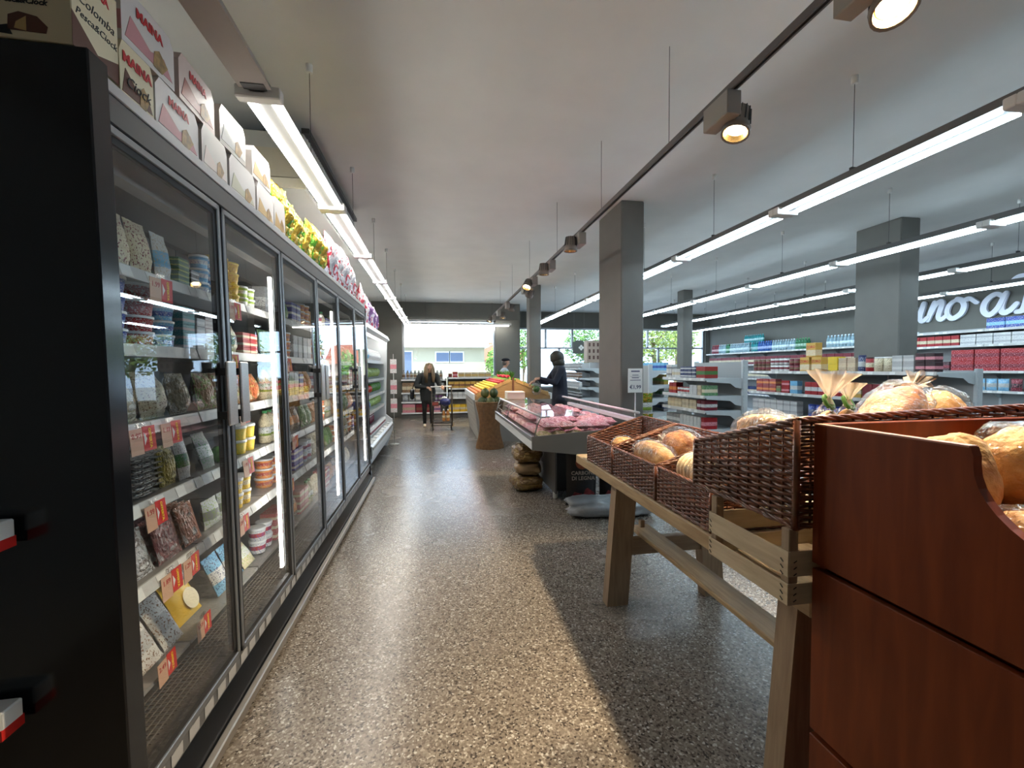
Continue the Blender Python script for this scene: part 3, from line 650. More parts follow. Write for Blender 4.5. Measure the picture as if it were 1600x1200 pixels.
KR = mat('cream_carton', (.72, .62, .42), .5); WHC = mat('white_carton', (.66, .62, .6), .45); PKC = mat('rose_print', (.55, .25, .27), .5); CHOC = mat('chocolate_print', (.1, .03, .015), .45); GOLDP = mat('gold_print', (.55, .36, .14), .5)
ZP = 2.29
t = thing('cake_box', 'small cream chocolate dove cake box standing end-on over the black panel', 'cake box', (-1.015, 1.4, ZP))
put('carton', MB().cbox(-.066, .105, -.085, .082, 0, .24, .002), KR, t); letters('Colomba', .035, INK, t, (.1056, 0, .14), '+X', .3); letters('Pesca&Ciock', .028, INK, t, (.1056, 0, .1), '+X', .3); letters('MAINA', .03, REDI, t, (.1056, 0, .2), '+X', 0, .001)
put('dark_corner_print', MB().prism([(-.085, 0), (.08, 0), (.08, .06), (0, .03), (-.085, .09)], .105, .1056, 0), CHOC, t)
letters('Colomba', .017, INK, t, (-.012, -.0856, .112), '-Y', .3); letters('Pesca&Ciock', .0195, INK, t, (0, -.0856, .094), '-Y', .25, .0005); letters('MAINA', .018, REDI, t, (0, -.0856, .135), '-Y', 0, .0005)
put('cake_picture', MB().prism([(-.035, .02), (.048, .018), (.052, .035), (.03, .058), (-.01, .066), (-.033, .056)], -.0862, -.085, 1), CHOC, t); put('cake_slice_print', MB().prism([(-.02, .024), (.006, .02), (.006, .056), (-.016, .04)], -.0868, -.0862, 1), GOLDP, t)
put('corner_print', MB().prism([(-.06, .01), (-.025, .008), (-.035, .032), (-.06, .026)], -.0862, -.085, 1), INK, t)
XB = X0-.03
t = cake_box(1.484, ZR, .147, .172, .26, KR, 'MAINA', 'cream and black dove cake box beside the end-on one', XB, deco=CHOC); letters('Ciock', .045, INK, t, (.1325, .0, .06), '+X', .3)
t = cake_box(1.5, ZR+.175, .25, .172, .26, WHC, 'MAINA', 'white and rose cake box on top of the cream and black one', XB, deco=PKC); letters('MAINA', .035, REDI, t, (.03, -.1262, .12), '-Y', 0, .001); put('end_print', MB().box(-.13, .13, -.1262, -.125, .03, .085), PKC, t)
cake_box(1.635, ZR, .27, .172, .26, WHC, 'MAINA', 'white and rose cake box under the rose wrapped one', XB, deco=PKC)
cake_box(1.77, ZR+.175, .27, .172, .26, mat('rose_carton', (.6, .48, .44), .4), 'MAINA', 'rose wrapped cake box with brown corner, upper row', XB, deco=mat('brown_rose_print', (.28, .06, .04), .4))
cake_box(1.92, ZR, .22, .172, .26, mat('shiny_white_carton', (.7, .67, .62), .25), None, 'plain white wrapped cake box in the lower row', XB, deco=mat('pale_print', (.6, .5, .45), .4))
cake_box(2.09, ZR+.175, .24, .172, .24, mat('shiny_white_carton', (.7, .67, .62), .25), None, 'shiny white wrapped cake box in the upper row', XB, deco=PAPER)
cake_box(2.16, ZR, .28, .172, .24, WHC, None, 'white cake box beside the one under the blue printed box', XB, deco=mat('olive_print', (.5, .48, .35), .4))
cake_box(2.455, ZR, .24, .172, .24, WHC, None, 'white cake box under the blue printed one', XB, deco=GOLDP)
t = cake_box(2.42, ZR+.175, .23, .16, .22, WHC, None, 'white cake box with a small blue print', XB, deco=GOLDP); t.location.z = ZR+.175; letters('MAINA', .025, REDI, t, (-.02, -.1162, .12), '-Y'); put('blue_print', MB().box(-.06, .04, -.1168, -.115, .06, .1), mat('blue_print', (.1, .17, .4), .5), t)
cake_box(2.71, ZR, .17, .19, .22, WHC, None, 'last white cake box beside the gold bags', XB, deco=GOLDP)
GB = foil((.48, .32, .03), (.1, .32, .02), (.75, .58, .12), .5, .25); RB = foil((.52, .5, .53), (.42, .02, .04), (.72, .68, .78), .45, .25); PB = foil((.2, .08, .26), (.7, .66, .75), (.5, .03, .1), .2, .3); WB = foil((.75, .72, .74), (.6, .05, .08), (.8, .78, .8), .1, .3)
def bags(n, y0, y1, z, m, lab, grp, h, xs=(0, -.23)):
    w_ = (y1-y0)/n
    for i in range(n):
        y = y0+(y1-y0)*(i+.5)/n
        for j, dx in enumerate(xs):
            product('bag', w_, .15, h*R.uniform(.88, 1.08), [m], (X0-.12+dx+R.uniform(-.01, .01), y, z), PI/2+R.uniform(-.15, .15), lab if j == 0 else lab+', rear file', 'bag', grp if j == 0 else grp+' at the rear', 'crisp_bag', R.uniform(-.12, .1), R.randrange(5))
bags(5, 2.92, 4.08, ZR, GB, 'crinkled green and gold crisp bag on the chiller roof', 'green and gold crisp bags', .39)
bags(5, 4.12, 5.5, ZR, RB, 'crinkled silver and red foil bag on the chiller roof', 'silver and red foil bags', .47)

# ------------------------------------------------------------------ open produce case after the doors
oy0, oy1 = 5.82, 8.5
oc = thing('open_display_case', 'white open-fronted produce chiller standing after the glass doors', 'refrigerator', (-.9, oy0, 0)); LO = oy1-oy0
put('side_panel', MB().prism([(-.95, 0), (-.05, 0), (.06, .3), (.06, .5), (-.06, .6), (-.02, 2.06), (-.95, 2.1)], LO, LO+.04, 1), WHITE, oc)
put('side_panel', MB().prism([(-.95, 0), (-.05, 0), (.06, .3), (.06, .44), (-.1, .5), (-.1, 2.06), (-.95, 2.1)], -.04, 0, 1), BLACK, oc)
put('back_panel', MB().box(-.95, -.92, 0, LO, .3, 2.08), LINER, oc)
put('canopy', MB().prism([(-.95, 2.1), (.0, 2.07), (.03, 2.0), (-.03, 1.96), (-.3, 2.02), (-.95, 2.04)], 0, LO, 1), WHITE, oc)
put('canopy_lamp', MB().tube([(-.07, .05, 1.955), (-.07, LO-.05, 1.955)], .014, 8), LED, oc)
put('front_apron', MB().prism([(-.06, .12), (-.02, .12), (.07, .34), (.07, .44), (.04, .46), (-.06, .36)], 0, LO, 1), WHITE, oc)
put('apron_rail', MB().prism([(.072, .4), (.08, .4), (.08, .43), (.072, .43)], 0, LO, 1), STEEL, oc)
put('base', MB().box(-.9, -.06, 0, LO, .08, .3), STEEL, oc)
for k in range(3): put('foot', MB().tube([(-.15, .2+k*1.1, 0), (-.15, .2+k*1.1, .09)], .025, 8), STEEL, oc)
OZ = [1.62, 1.33, 1.08, .84]
for z in OZ:
    sh = put('shelf', MB().prism([(-.92, z-.02), (-.09, z-.045), (-.09, z-.03), (-.92, z-.004)], 0, LO, 1), WHITE, oc); put('price_rail', MB().box(-.09, -.082, 0, LO, z-.07, z-.025), RAILM, sh)
put('well', MB().prism([(-.92, .5), (.0, .42), (.0, .4), (-.92, .48)], 0, LO, 1), WHITE, oc)
for k in range(9): put('price_card', MB().prism([(-.02, .47), (.05, .45), (.055, .455), (-.015, .475)], .15+k*.28, .25+k*.28, 1), PAPER, oc)
def oc_row(z, x, items, nm): row((x, oy0+.04, z), (0, 1, 0), LO-.06, .3, items, RZ, 'in the open case, '+nm, 'on the %s of the open produce case' % nm)
GRN = mat('leaf_green', (.1, .32, .04), .5, noise_amt=.6, noise_scale=30); LIMEG = mat('pale_lettuce', (.4, .55, .15), .5, noise_amt=.5, noise_scale=25)
oc_row(1.62, -1.0, [it('pouch', .12, .06, .19, pk('sky', 'white', 'navy'), 9, 1, 'blue and white sachet bag', 'salad_bag', 'bag', -.15), it('pouch', .12, .06, .17, pk('silver', 'white', 'black'), 20, 1, 'grey and white salad bag', 'salad_bag', 'bag', -.25)], 'top shelf')
oc_row(1.33, -1.0, [it('box', .12, .1, .13, pk('teal', 'sky', 'white'), 5, 1, 'teal fruit carton', 'fruit_carton', 'carton'), it('crown', .17, .15, .15, LIMEG, 20, 1, 'pale green lettuce head', 'lettuce', 'lettuce')], 'second shelf')
oc_row(1.08, -1.0, [it('pouch', .12, .07, .14, pk('yellow', 'lime', 'brown'), 7, 1, 'yellow green salad pouch', 'salad_bag', 'bag', -.15), it('crown', .12, .12, .12, mat('tomato_red', (.55, .03, .01), .35), 4, 1, 'red vine tomato bunch', 'tomato_bunch', 'tomatoes'), it('crown', .15, .13, .14, GRN, 20, 1, 'dark green lettuce head', 'lettuce', 'lettuce')], 'third shelf')
oc_row(.84, -1.0, [it('pouch', .14, .07, .15, foil((.2, .3, .6), (.6, .7, .8), (.8, .8, .85), 0, .3), 8, 1, 'blue clear salad bag', 'salad_bag', 'bag', -.15), it('crown', .16, .14, .14, LIMEG, 20, 1, 'pale green endive head', 'lettuce', 'lettuce')], 'fourth shelf')
oc_row(.49, -1.14, [it('crown', .16, .16, .13, GRN, 4, 1, 'dark green cabbage', 'cabbage', 'cabbage'), it('can', .1, .1, .14, [mat('beet_jar', (.2, .02, .05), .2), WL], 18, 2, 'dark red jar of beetroot', 'beet_jar', 'jar')], 'floor well')
oc_row(.46, -.94, [it('pouch', .16, .07, .14, foil((.5, .25, .08), (.2, .3, .06), (.6, .45, .3), 0, .35), 4, 1, 'net bag of carrots', 'vegetable_bag', 'bag', -.4), it('can', .095, .095, .11, [pk('white', 'maroon'), WL], 22, 1, 'white lidded jar', 'sauce_jar', 'jar')], 'front of the well')
for i in range(9):
    y = oy0+.12+i*.2; m = (WB, PB)[i > 3]
    product('bag', .21, .12, R.uniform(.42, .52), [m], (-1.0-.16*(i % 2), y, 2.074+.008*(i % 2)), PI/2+R.uniform(-.15, .15), ('white and red ribboned sweets bag on the open case' if i <= 3 else 'purple ribboned sweets bag on the open case'), 'bag', 'ribboned bags on the open case %s' % ('white' if i <= 3 else 'purple'), 'sweets_bag', R.uniform(-.1, .1), R.randrange(5))
# price cards on a pole at the case end
t = thing('card_stand', 'clear pole with three red printed cards at the open case end', 'sign stand', (-.82, 8.62, 0))
put('pole', MB().tube([(0, 0, 0), (0, 0, 1.75)], .008, 6), STEEL, t); put('foot', MB().lathe([(.09, 0), (.09, .008), (.01, .015)], 14), STEEL, t)
for z in (.62, .98, 1.38): put('card', MB().box(-.06, .06, -.012, -.009, z, z+.27), pk('white', 'pink', 'red'), t)
for z, lab in ((1.055, 'upper'), (.585, 'lower')):
    t = thing('sweets_packet', '%s white and red packet hanging on the black panel' % lab, 'packet', (-1.125, 1.27, z-.05)); put('peg', MB().tube([(-.03, .05, .05), (-.03, 0, .05)], .004, 6), INK, t)
    put('packet_body', MB().cbox(-.07, .055, -.03, .03, 0, .07, .004), PLASTW, t); put('red_print', MB().prism([(-.0705, -.001), (.0555, -.001), (.0555, .026), (.03, .03), (0, .02), (-.0705, .01)], -.031, .03, 1), REDC, t)
# ------------------------------------------------------------------ air handling unit above the chiller
t = thing('fan_coil_unit', 'cream ceiling fan coil unit with grille beside the chiller lights', 'air conditioner', (-1.42, 3.75, 2.78))
put('casing', MB().cbox(-.42, .4, 0, 2.1, .12, .56, .01), mat('unit_white', (.55, .56, .53), .5), t); put('front_band', MB().box(-.43, .41, -.02, .03, .2, .42), OFFW, t); put('front_strip', MB().box(-.43, .41, -.03, 0, .12, .19), mat('cream_strip', (.72, .68, .55), .5), t)
gl = MB()
for k in range(26): gl.box(-.4, .1, .03+k*.03, .045+k*.03, .09, .12)
put('intake_grille', gl, mat('grille_beige', (.3, .27, .21), .6), t)
rb = MB()
for k in range(42): rb.box(.4, .412, .05+k*.049, .075+k*.049, .14, .54)
put('ribbed_side', rb, mat('rib_white', (.55, .56, .54), .5), t)
for k in range(2): put('hanger', MB().tube([(0, .3+k*1.5, .56), (0, .3+k*1.5, ZC-2.78)], .008, 6), DARK, t)
put('top_rail', MB().box(.38, .44, 0, 2.1, .56, .6), DARK, t)

# ------------------------------------------------------------------ wicker
def weave(mb, P, n, Ln, top, pitch, sp, r, z0=0.0, inset=0, ends=True):
    """P(u): foot of the wall at arc length u; n(u): outward normal; top(u): rim height. Stakes and wefts woven round them."""
    N = max(2, int(round(Ln/sp))); sp = Ln/N; Q = 4
    for k in range(N+1):
        u = k*sp; p = Vector(P(u)); mb.tube([p+Vector((0, 0, z0)), p+Vector((0, 0, max(z0+.01, top(u))))], r*.75, 5)
    hi = max(top(k*sp) for k in range(N+1)); rows = int((hi-z0)/pitch)
    for i in range(rows):
        z = z0+pitch*(i+.5); pts = []
        def flush():
            if len(pts) > 2: mb.tube(list(pts), pitch*.5, 5, flat=1)
            pts.clear()
        for k in range(Q*N+1):
            u = k*sp/Q
            if top(u) < z: flush(); continue
            off = math.cos(PI*u/sp+PI*i)*r*1.25
            pts.append(Vector(P(u))+Vector(n(u))*off+Vector((0, 0, z+R.uniform(-1, 1)*pitch*.08)))
        flush()
def braid(mb, pts, r, turns_per_m=9, strands=3, closed=False):
    pts = [Vector(p) for p in pts]; L_ = [0]
    for a, b in zip(pts[:-1], pts[1:]): L_.append(L_[-1]+(b-a).length)
    n = max(8, int(L_[-1]*60))
    def at(s):
        for i in range(len(pts)-1):
            if s <= L_[i+1]+1e-9: return pts[i].lerp(pts[i+1], (s-L_[i])/max(1e-9, L_[i+1]-L_[i]))
        return pts[-1]
    for q in range(strands):
        path = []
        for k in range(n+1):
            s = L_[-1]*k/n; c = at(s); t = (at(min(L_[-1], s+.01))-at(max(0, s-.01))).normalized(); x = Vector((0, 0, 1)).cross(t).normalized(); y = t.cross(x)
            a = 2*PI*(q/strands+s*turns_per_m); path.append(c+x*math.cos(a)*r*.6+y*math.sin(a)*r*.6)
        mb.tube(path, r*.62, 6)
def rect_basket(name, label, loc, lx, ly, top4, pitch, sp, r, m=WICK, group=None, floor_z=.01):
    """open basket, lx by ly; top4 = rim height at (0,0),(lx,0),(lx,ly),(0,ly)"""
    t = thing(name, label, 'basket', loc, 0, group)
    h00, h10, h11, h01 = top4
    sides = [((0, 0), (lx, 0), (0, -1, 0), h00, h10), ((lx, 0), (lx, ly), (1, 0, 0), h10, h11), ((lx, ly), (0, ly), (0, 1, 0), h11, h01), ((0, ly), (0, 0), (-1, 0, 0), h01, h00)]
    for a, b, n, ha, hb in sides:
        a = Vector((*a, 0)); b = Vector((*b, 0)); Ln = (b-a).length; mb = MB()
        weave(mb, lambda u: a.lerp(b, u/Ln), lambda u: n, Ln, lambda u: ha+(hb-ha)*u/Ln, pitch, sp, r)
        put('woven_wall', mb, m, t, kind='stuff')
        rm = MB(); braid(rm, [a+Vector((0, 0, ha)), b+Vector((0, 0, hb))], r*1.7); put('braided_rim', rm, m, t)
        fb = MB(); braid(fb, [a+Vector((0, 0, .008)), b+Vector((0, 0, .008))], r*1.5); put('foot_braid', fb, m, t)
    for x, y, h in ((0, 0, h00), (lx, 0, h10), (lx, ly, h11), (0, ly, h01)): put('corner_post', MB().tube([(x, y, 0), (x, y, h)], r*2.1, 8), m, t)
    fl = MB()
    for k in range(int(ly/.02)): fl.box(.005, lx-.005, k*.02+.003, k*.02+.019, floor_z-.004, floor_z)
    put('woven_floor', fl, m, t, kind='stuff')
    return t

# ------------------------------------------------------------------ trestle table with trays, crate and baskets
TZ = .822
tb = thing('trestle_table', 'long weathered pine trestle table carrying the wicker bread trays', 'table', (1.0, 1.0, 0))
put('tabletop', MB().cbox(0, .8, 0, 2.02, TZ-.062, TZ, .006), PINEW, tb)
for y0 in (.11, 1.44):
    for x0, x1, xt0, xt1 in ((.005, .14, .065, .2), (.66, .795, .6, .735)):
        mb = MB(); v = [(x0, y0, 0), (x1, y0, 0), (x1, y0+.075, 0), (x0, y0+.075, 0), (xt0, y0, TZ-.062), (xt1, y0, TZ-.062), (xt1, y0+.075, TZ-.062), (xt0, y0+.075, TZ-.062)]
        mb.add(v, [(0, 3, 2, 1), (4, 5, 6, 7), (0, 1, 5, 4), (1, 2, 6, 5), (2, 3, 7, 6), (3, 0, 4, 7)]); put('leg', mb, PINEV, tb)
    put('cross_rail', MB().cbox(.1, .7, y0+.012, y0+.062, .3, .4, .004), PINEX, tb)
st = put('stretcher', MB().cbox(.23, .36, .05, 1.62, .4, .425, .004), PINEW, tb)
for y in (.07, 1.56): put('wedge', MB().cbox(.28, .31, y, y+.03, .37, .47, .003), PINEV, tb)
TR = [(2.385, 2.81, 'wicker bread tray holding one small roll, at the meat counter end'), (1.872, 2.372, 'wicker bread tray with two large wrapped loaves'), (1.452, 1.858, 'wicker bread tray of sliced bread beside the big basket')]
for a, b, lab in TR:
    rect_basket('wicker_tray', lab, (1.015, a+.008, TZ+.002), .40, b-a-.016, (.165, .29, .29, .165), .0088, .034, .0036, floor_z=.085)
# fruit crate
cr = thing('fruit_crate', 'pale poplar fruit crate with stapled slats under the big wicker basket', 'crate', (.9, .972, TZ+.001)); cw, cl = .5, .335
for x in (.006, cw-.034):
    for y in (.004, cl-.032): put('corner_post', MB().cbox(x, x+.028, y, y+.028, 0, .2, .002), PINEV, cr)
for z, zh in ((.0, .058), (.076, .068)):
    for x in (0, cw-.004): put('slat', MB().cbox(x, x+.004, 0, cl, z+.0, z+zh, .0012), POPLAR, cr)
    for y in (0, cl-.004): put('slat', MB().cbox(.004, cw-.004, y, y+.004, z, z+zh, .0012), wood('poplar_slat_cross', (.6, .5, .34), (.45, .35, .23), .6, 0, 5, 10), cr)
for k in range(5): put('floor_slat', MB().box(.006+k*.1, .086+k*.1, .005, cl-.005, .001, .006), POPLAR, cr)
sm = MB()
for z in (0, .07):
    for yy in (.012, cl-.02):
        for q in range(3):
            sm.tube([(-.001, yy+.004, z+.008+q*.017), (-.002, yy+.012, z+.016+q*.017)], .0012, 4)
    for q in range(3): sm.tube([(.016, -.001, z+.01+q*.017), (.024, -.002, z+.016+q*.017)], .0012, 4)
put('staple', sm, INK, cr, kind='stuff')
bb = rect_basket('wicker_basket', 'big dark wicker basket of wrapped loaves resting on the pale crate', (.925, .978, TZ+.2), .95, .445, (.29, .315, .18, .165), .0092, .043, .0046, floor_z=.11)
# ------------------------------------------------------------------ cherry bread bin
CX, CY = .965, .965
cb = thing('bread_bin_cabinet', 'cherry laminate bread bin cabinet with scooped side panel', 'cabinet', (CX, CY, 0))
def sidepanel(x0, x1):
    prof = [(0, .94), (0, 1.302), (-.332, 1.302), (-.337, 1.285)]
    for k in range(13):
        a = k/12*PI/2; prof.append((-.337-.27*(1-math.cos(a))*1.0, 1.27-.165*math.sin(a)))
    prof += [(-.95, 1.1), (-.95, .94)]
    return MB().prism(prof, x0, x1, 0)
EDGE = mat('edge_band', (.42, .2, .14), .4)
for x0 in (0, .78):
    put('upper_side', sidepanel(x0, x0+.02), CHERRY, cb)
    for z0, z1 in ((.495, .925), (.03, .48)): put('lower_side', MB().cbox(x0, x0+.02, -.95, 0, z0, z1, .002), CHERRY, cb)
put('edge_strip', MB().box(-.0005, .0205, -.33, 0, 1.3, 1.3035), EDGE, cb)
put('far_board', MB().cbox(.02, .78, -.022, -.002, .03, 1.305, .002), CHERRY, cb)
put('inner_carcass', MB().box(.05, .75, -.93, -.022, .0, 1.05), CHERRY, cb)
put('bin_floor', MB().box(.02, .78, -.94, -.022, 1.06, 1.08), CHERRY, cb)
put('front_board', MB().cbox(.02, .78, -.95, -.93, .03, 1.09, .002), CHERRY, cb)
# ------------------------------------------------------------------ bread
CRUST = mat('crust', (.55, .25, .07), .55, noise_amt=.5, noise_scale=22, bump=.9, bump_scale=40, col2=(.27, .085, .018)); PALE = mat('floured_crust', (.62, .39, .16), .6, noise_amt=.4, noise_scale=18, bump=.8, bump_scale=36, col2=(.42, .19, .05)); CRUMB = mat('crumb', (.8, .62, .38), .8, noise_amt=.2, noise_scale=60, bump=.4, bump_scale=90)
def loaf_mesh(lx, ly, lz, seed=0, slash=3):
    def k(d):
        q = 1+.13*noise.noise(d*1.7+Vector((seed*7.3, 1, 2)))+.05*noise.noise(d*5+Vector((seed, 3, 4)))
        if slash and d.z > .1: q -= .07*max(0, math.cos(d.x*slash*PI))**8*d.z
        return q*(.9 if d.z < -.6 else 1)
    return MB().ball((0, 0, lz*.92), (lx, ly, lz), 28, 18, 0, k)
def bag_mesh(lx, ly, lz, seed=0, neck=0):
    """loose plastic bag around a loaf, gathered into a flared tail along +X"""
    off = Vector((seed*5.1, 7, 1))
    def f(u, v):
        a = 2*PI*u; b = v
        if b < .68:
            th = PI*(b/.68)*.86; r = math.sin(th)**.7; x = -math.cos(th)*lx*1.08
        else:
            s = (b-.68)/.32; r0 = math.sin(PI*.86)**.7
            r = r0*(1-s/.35)+.08*s/.35 if s < .35 else .08+(s-.35)*neck*.9; x = lx*1.08*math.cos(PI*.14)+s*neck*lx*.8
        q = 1+.16*noise.noise(Vector((math.cos(a)*2, math.sin(a)*2, b*7))+off)+.1*noise.noise(Vector((math.cos(a)*5, math.sin(a)*5, b*16))+off)
        if b > .8: q *= 1+.3*math.sin(a*6+seed)
        return (x, math.cos(a)*ly*1.1*r*q, lz*.98+math.sin(a)*lz*1.08*r*q)
    return MB().grid(lambda u, v: f(u, v*.74), 40, 24, 0, wrap=True), MB().grid(lambda u, v: f(u, .74+v*.26), 44, 14, 0, wrap=True)
def frosted():
    m, nt, out = nmat('gathered_film'); t = nt.nodes.new('ShaderNodeBsdfTransparent'); p = nt.nodes.new('ShaderNodeBsdfPrincipled'); p.inputs['Base Color'].default_value = (.85, .76, .66, 1); p.inputs['Roughness'].default_value = .22
    mx = nt.nodes.new('ShaderNodeMixShader'); lw = nt.nodes.new('ShaderNodeLayerWeight'); r = nt.nodes.new('ShaderNodeMapRange'); r.inputs[3].default_value = .3; r.inputs[4].default_value = .9
    L(nt, lw.outputs['Facing'], r.inputs[0]); L(nt, r.outputs[0], mx.inputs[0]); L(nt, t.outputs[0], mx.inputs[1]); L(nt, p.outputs[0], mx.inputs[2]); L(nt, mx.outputs[0], out.inputs[0]); return m
FILMW = frosted()
def bread(label, loc, size, rot=(0, 0, 0), m=None, seed=0, neck=0, tie=False, sliced=0, name='wrapped_loaf', bag=True):
    t = thing(name, label, 'bread', loc); t.rotation_euler = rot; lx, ly, lz = size
    if sliced:
        for k in range(sliced):
            x = -lx+2*lx*(k+.5)/sliced
            mb = MB().lathe([(ly*.93, 0), (ly, .003), (ly, 2*lx/sliced*.8), (ly*.93, 2*lx/sliced*.84)], 18); mb.v = [(x+z, yy, lz+xx*lz/ly*.96) for xx, yy, z in mb.v]
            put('slice', mb, m or CRUMB, t)
    else: put('loaf', loaf_mesh(lx, ly, lz, seed), m or CRUST, t)
    if bag:
        bm_, tm_ = bag_mesh(lx, ly, lz, seed, neck); put('plastic_bag', bm_, FILM, t); put('gathered_tail', tm_, FILMW, t)
    if tie: put('green_tie', MB().tube([(lx*1.05+.14*neck*lx+.02*math.cos(a), .014*math.cos(a*1), lz+.014*math.sin(a)) for a in [2*PI*k/10 for k in range(11)]], .006, 6), mat('green_tie', (.08, .25, .03), .5), t)
    return t
def rest(t, z):
    """lower or raise a loaf until its wrapping just touches the surface at z"""
    m_ = t.rotation_euler.to_matrix(); lo = min((m_ @ v.co).z for c in t.children for v in c.data.vertices); t.location.z = z-lo-.002
zt, zb, zn = TZ+.087, TZ+.31, 1.08
for z, a in ((zt, ('small pale roll in a clear wrapper in the far tray', (1.16, 2.55), (.08, .065, .055), (0, 0, .4), PALE, 1, .3, False, 0, 'bread_roll')),
             (zt, ('large golden cracked loaf in a clear bag in the middle tray', (1.3, 2.13), (.14, .08, .1), (0, 0, PI/2+.05), CRUST, 2, .5)),
             (zt, ('flat golden loaf in a clear bag at the front of the middle tray', (1.115, 2.09), (.175, .068, .075), (0, 0, PI/2), PALE, 3, .3)),
             (zt, ('small golden loaf behind the flat one in the middle tray', (1.3, 1.93), (.05, .04, .055), (0, 0, .1), CRUST, 4, .3)),
             (zt, ('stack of pale sliced bread in a clear bag in the third tray', (1.14, 1.66), (.12, .075, .075), (0, 0, PI/2), CRUMB, 5, .4, False, 9)),
             (zt, ('brown crusted loaf end lying in the third tray', (1.3, 1.54), (.05, .06, .06), (0, 0, .2), CRUST, 6, .3)),
             (zt, ('golden stick loaf with pointed bag end, at the back of the third tray', (1.335, 1.74), (.05, .05, .11), (0, -.1, 0), PALE, 7, .3)),
             (zb, ('tall oval loaf in a clear bag standing in the big basket', (1.525, 1.2), (.15, .095, .085), (0, -.75, .1), CRUST, 8, .5)),
             (zb, ('long golden loaf at the back of the big basket', (1.765, 1.25), (.08, .085, .11), (0, 0, .1), PALE, 9, .15)),
             (zb, ('pale flat loaf at the aisle end of the big basket', (1.035, 1.2), (.06, .14, .085), (0, 0, 0), PALE, 10, .2)),
             (zb, ('baguette bag with flared tail tied in green beside the pale flat loaf', (1.21, 1.14), (.09, .045, .045), (0, -1.4, .1), PALE, 11, 1.7, True)),
             (zb, ('second baguette bag with green tie in the middle of the big basket', (1.31, 1.16), (.09, .04, .04), (0, -1.5, .1), PALE, 12, 1.2, True)),
             (zn, ('pale floured loaf wedged in the cherry bin', (1.18, .81), (.1, .075, .112), (0, 0, .1), PALE, 13, .2, False, 0, 'wrapped_loaf', False)),
             (zn, ('floured loaf behind the wedged one in the cherry bin', (1.39, .82), (.08, .08, .105), (0, 0, .1), PALE, 16, .2)),
             (zn, ('brown cracked loaf under the floured one in the cherry bin', (1.235, .625), (.07, .065, .055), (0, 0, .1), CRUST, 14, .2)),
             (zn, ('long wrapped loaf lying along the scooped edge of the cherry bin', (1.075, .54), (.13, .055, .055), (0, 0, PI/2), PALE, 15, .2))):
    rest(bread(a[0], (*a[1], 0), *a[2:]), z)

# ------------------------------------------------------------------ glass meat counter
mx0, my0, my1 = .8, 3.6, 5.98
mc = thing('meat_counter', 'low steel and glass meat counter with white front rails', 'counter', (mx0, my0, 0)); LM = my1-my0
GREYE = mat('counter_end_grey', (.2, .185, .165), .4)
put('end_panel', MB().prism([(.0, .75), (.45, .69), (1.05, .72), (1.12, .8), (1.12, .93), (.45, .895), (0, .865)], 0, .02, 1), GREYE, mc)
put('end_panel', MB().prism([(.0, .75), (.45, .69), (1.05, .72), (1.12, .8), (1.12, .93), (.45, .895), (0, .865)], LM-.02, LM, 1), GREYE, mc)
put('tank', MB().prism([(.03, .76), (.45, .7), (1.03, .73), (1.08, .8), (1.08, .83), (.06, .82)], .02, LM-.02, 1), STEEL, mc)
put('front_rail', MB().prism([(0, .752), (.03, .752), (.03, .82), (0, .82)], .0205, LM-.0205, 1), WHITE, mc); put('front_rail', MB().prism([(-.004, .83), (.03, .83), (.03, .86), (-.004, .86)], .0205, LM-.0205, 1), ALU, mc)
put('back_rail', MB().box(1.05, 1.12, .0, LM, .931, .965), WHITE, mc)
put('front_glass', MB().add([(.012, 0, .86), (.012, LM, .86), (.075, LM, 1.035), (.075, 0, 1.035)], [(0, 1, 2, 3)]), CURVG, mc)
put('roof_glass', MB().add([(.075, 0, 1.035), (.075, LM, 1.035), (.5, LM, 1.04), (.5, 0, 1.04)], [(0, 1, 2, 3)]), CURVG, mc)
put('rear_glass', MB().add([(1.05, 0, .965), (1.05, LM, .965), (.98, LM, 1.05), (.98, 0, 1.05)], [(0, 1, 2, 3)]), CURVG, mc)
put('top_rail', MB().tube([(.075, 0, 1.037), (.075, LM, 1.037)], .011, 8), WHITE, mc); put('top_rail', MB().tube([(.98, 0, 1.05), (.98, LM, 1.05)], .012, 8), WHITE, mc)
for y in (.01, LM*.62, LM-.01):
    put('glass_post', MB().tube([(.012, y, .82), (.05, y, .97), (.08, y, 1.03), (.16, y, 1.036)], .007, 8), STEEL, mc)
put('pedestal', MB().cbox(.48, .94, .95, LM-.3, .1, .69, .01), DARK, mc); put('pedestal_panel', MB().cbox(.46, .48, .92, LM-.25, .08, .69, .004), mat('pedestal_grey', (.13, .125, .12), .5), mc)
for y in (1.05, LM-.45): put('foot', MB().tube([(.5, y, 0), (.5, y, .11)], .03, 8), PLASTW, mc)
MT = [foil((.66, .32, .34), (.75, .45, .46), (.85, .68, .67), 0, .35), foil((.7, .38, .33), (.78, .52, .47), (.86, .72, .68), 0, .35), foil((.76, .52, .52), (.66, .34, .36), (.85, .74, .72), 0, .3)]
GR = foil((.35, .3, .12), (.5, .42, .2), (.65, .5, .4), 0, .4)
for j in range(11):
    for i in range(6):
        x = mx0+.13+i*.145; y = my0+.12+j*.205
        z = .832+.05*math.sin(PI*(i+.5)/6)
        m_ = GR if (j == 0 and i in (0, 1, 2)) else MT[(i+j) % 3]
        lab = 'greenish packet at the near end of the meat counter' if m_ is GR else ['pink meat packet heaped in the glass counter', 'coral meat packet heaped in the glass counter', 'pale pink meat packet heaped in the glass counter'][(i+j) % 3]
        product('flat', .135, .19, .065, [m_], (x, y, .832), R.uniform(-.03, .03), lab, 'meat packet', lab.split(' heaped')[0]+'s', 'meat_packet', 0, R.randrange(5))
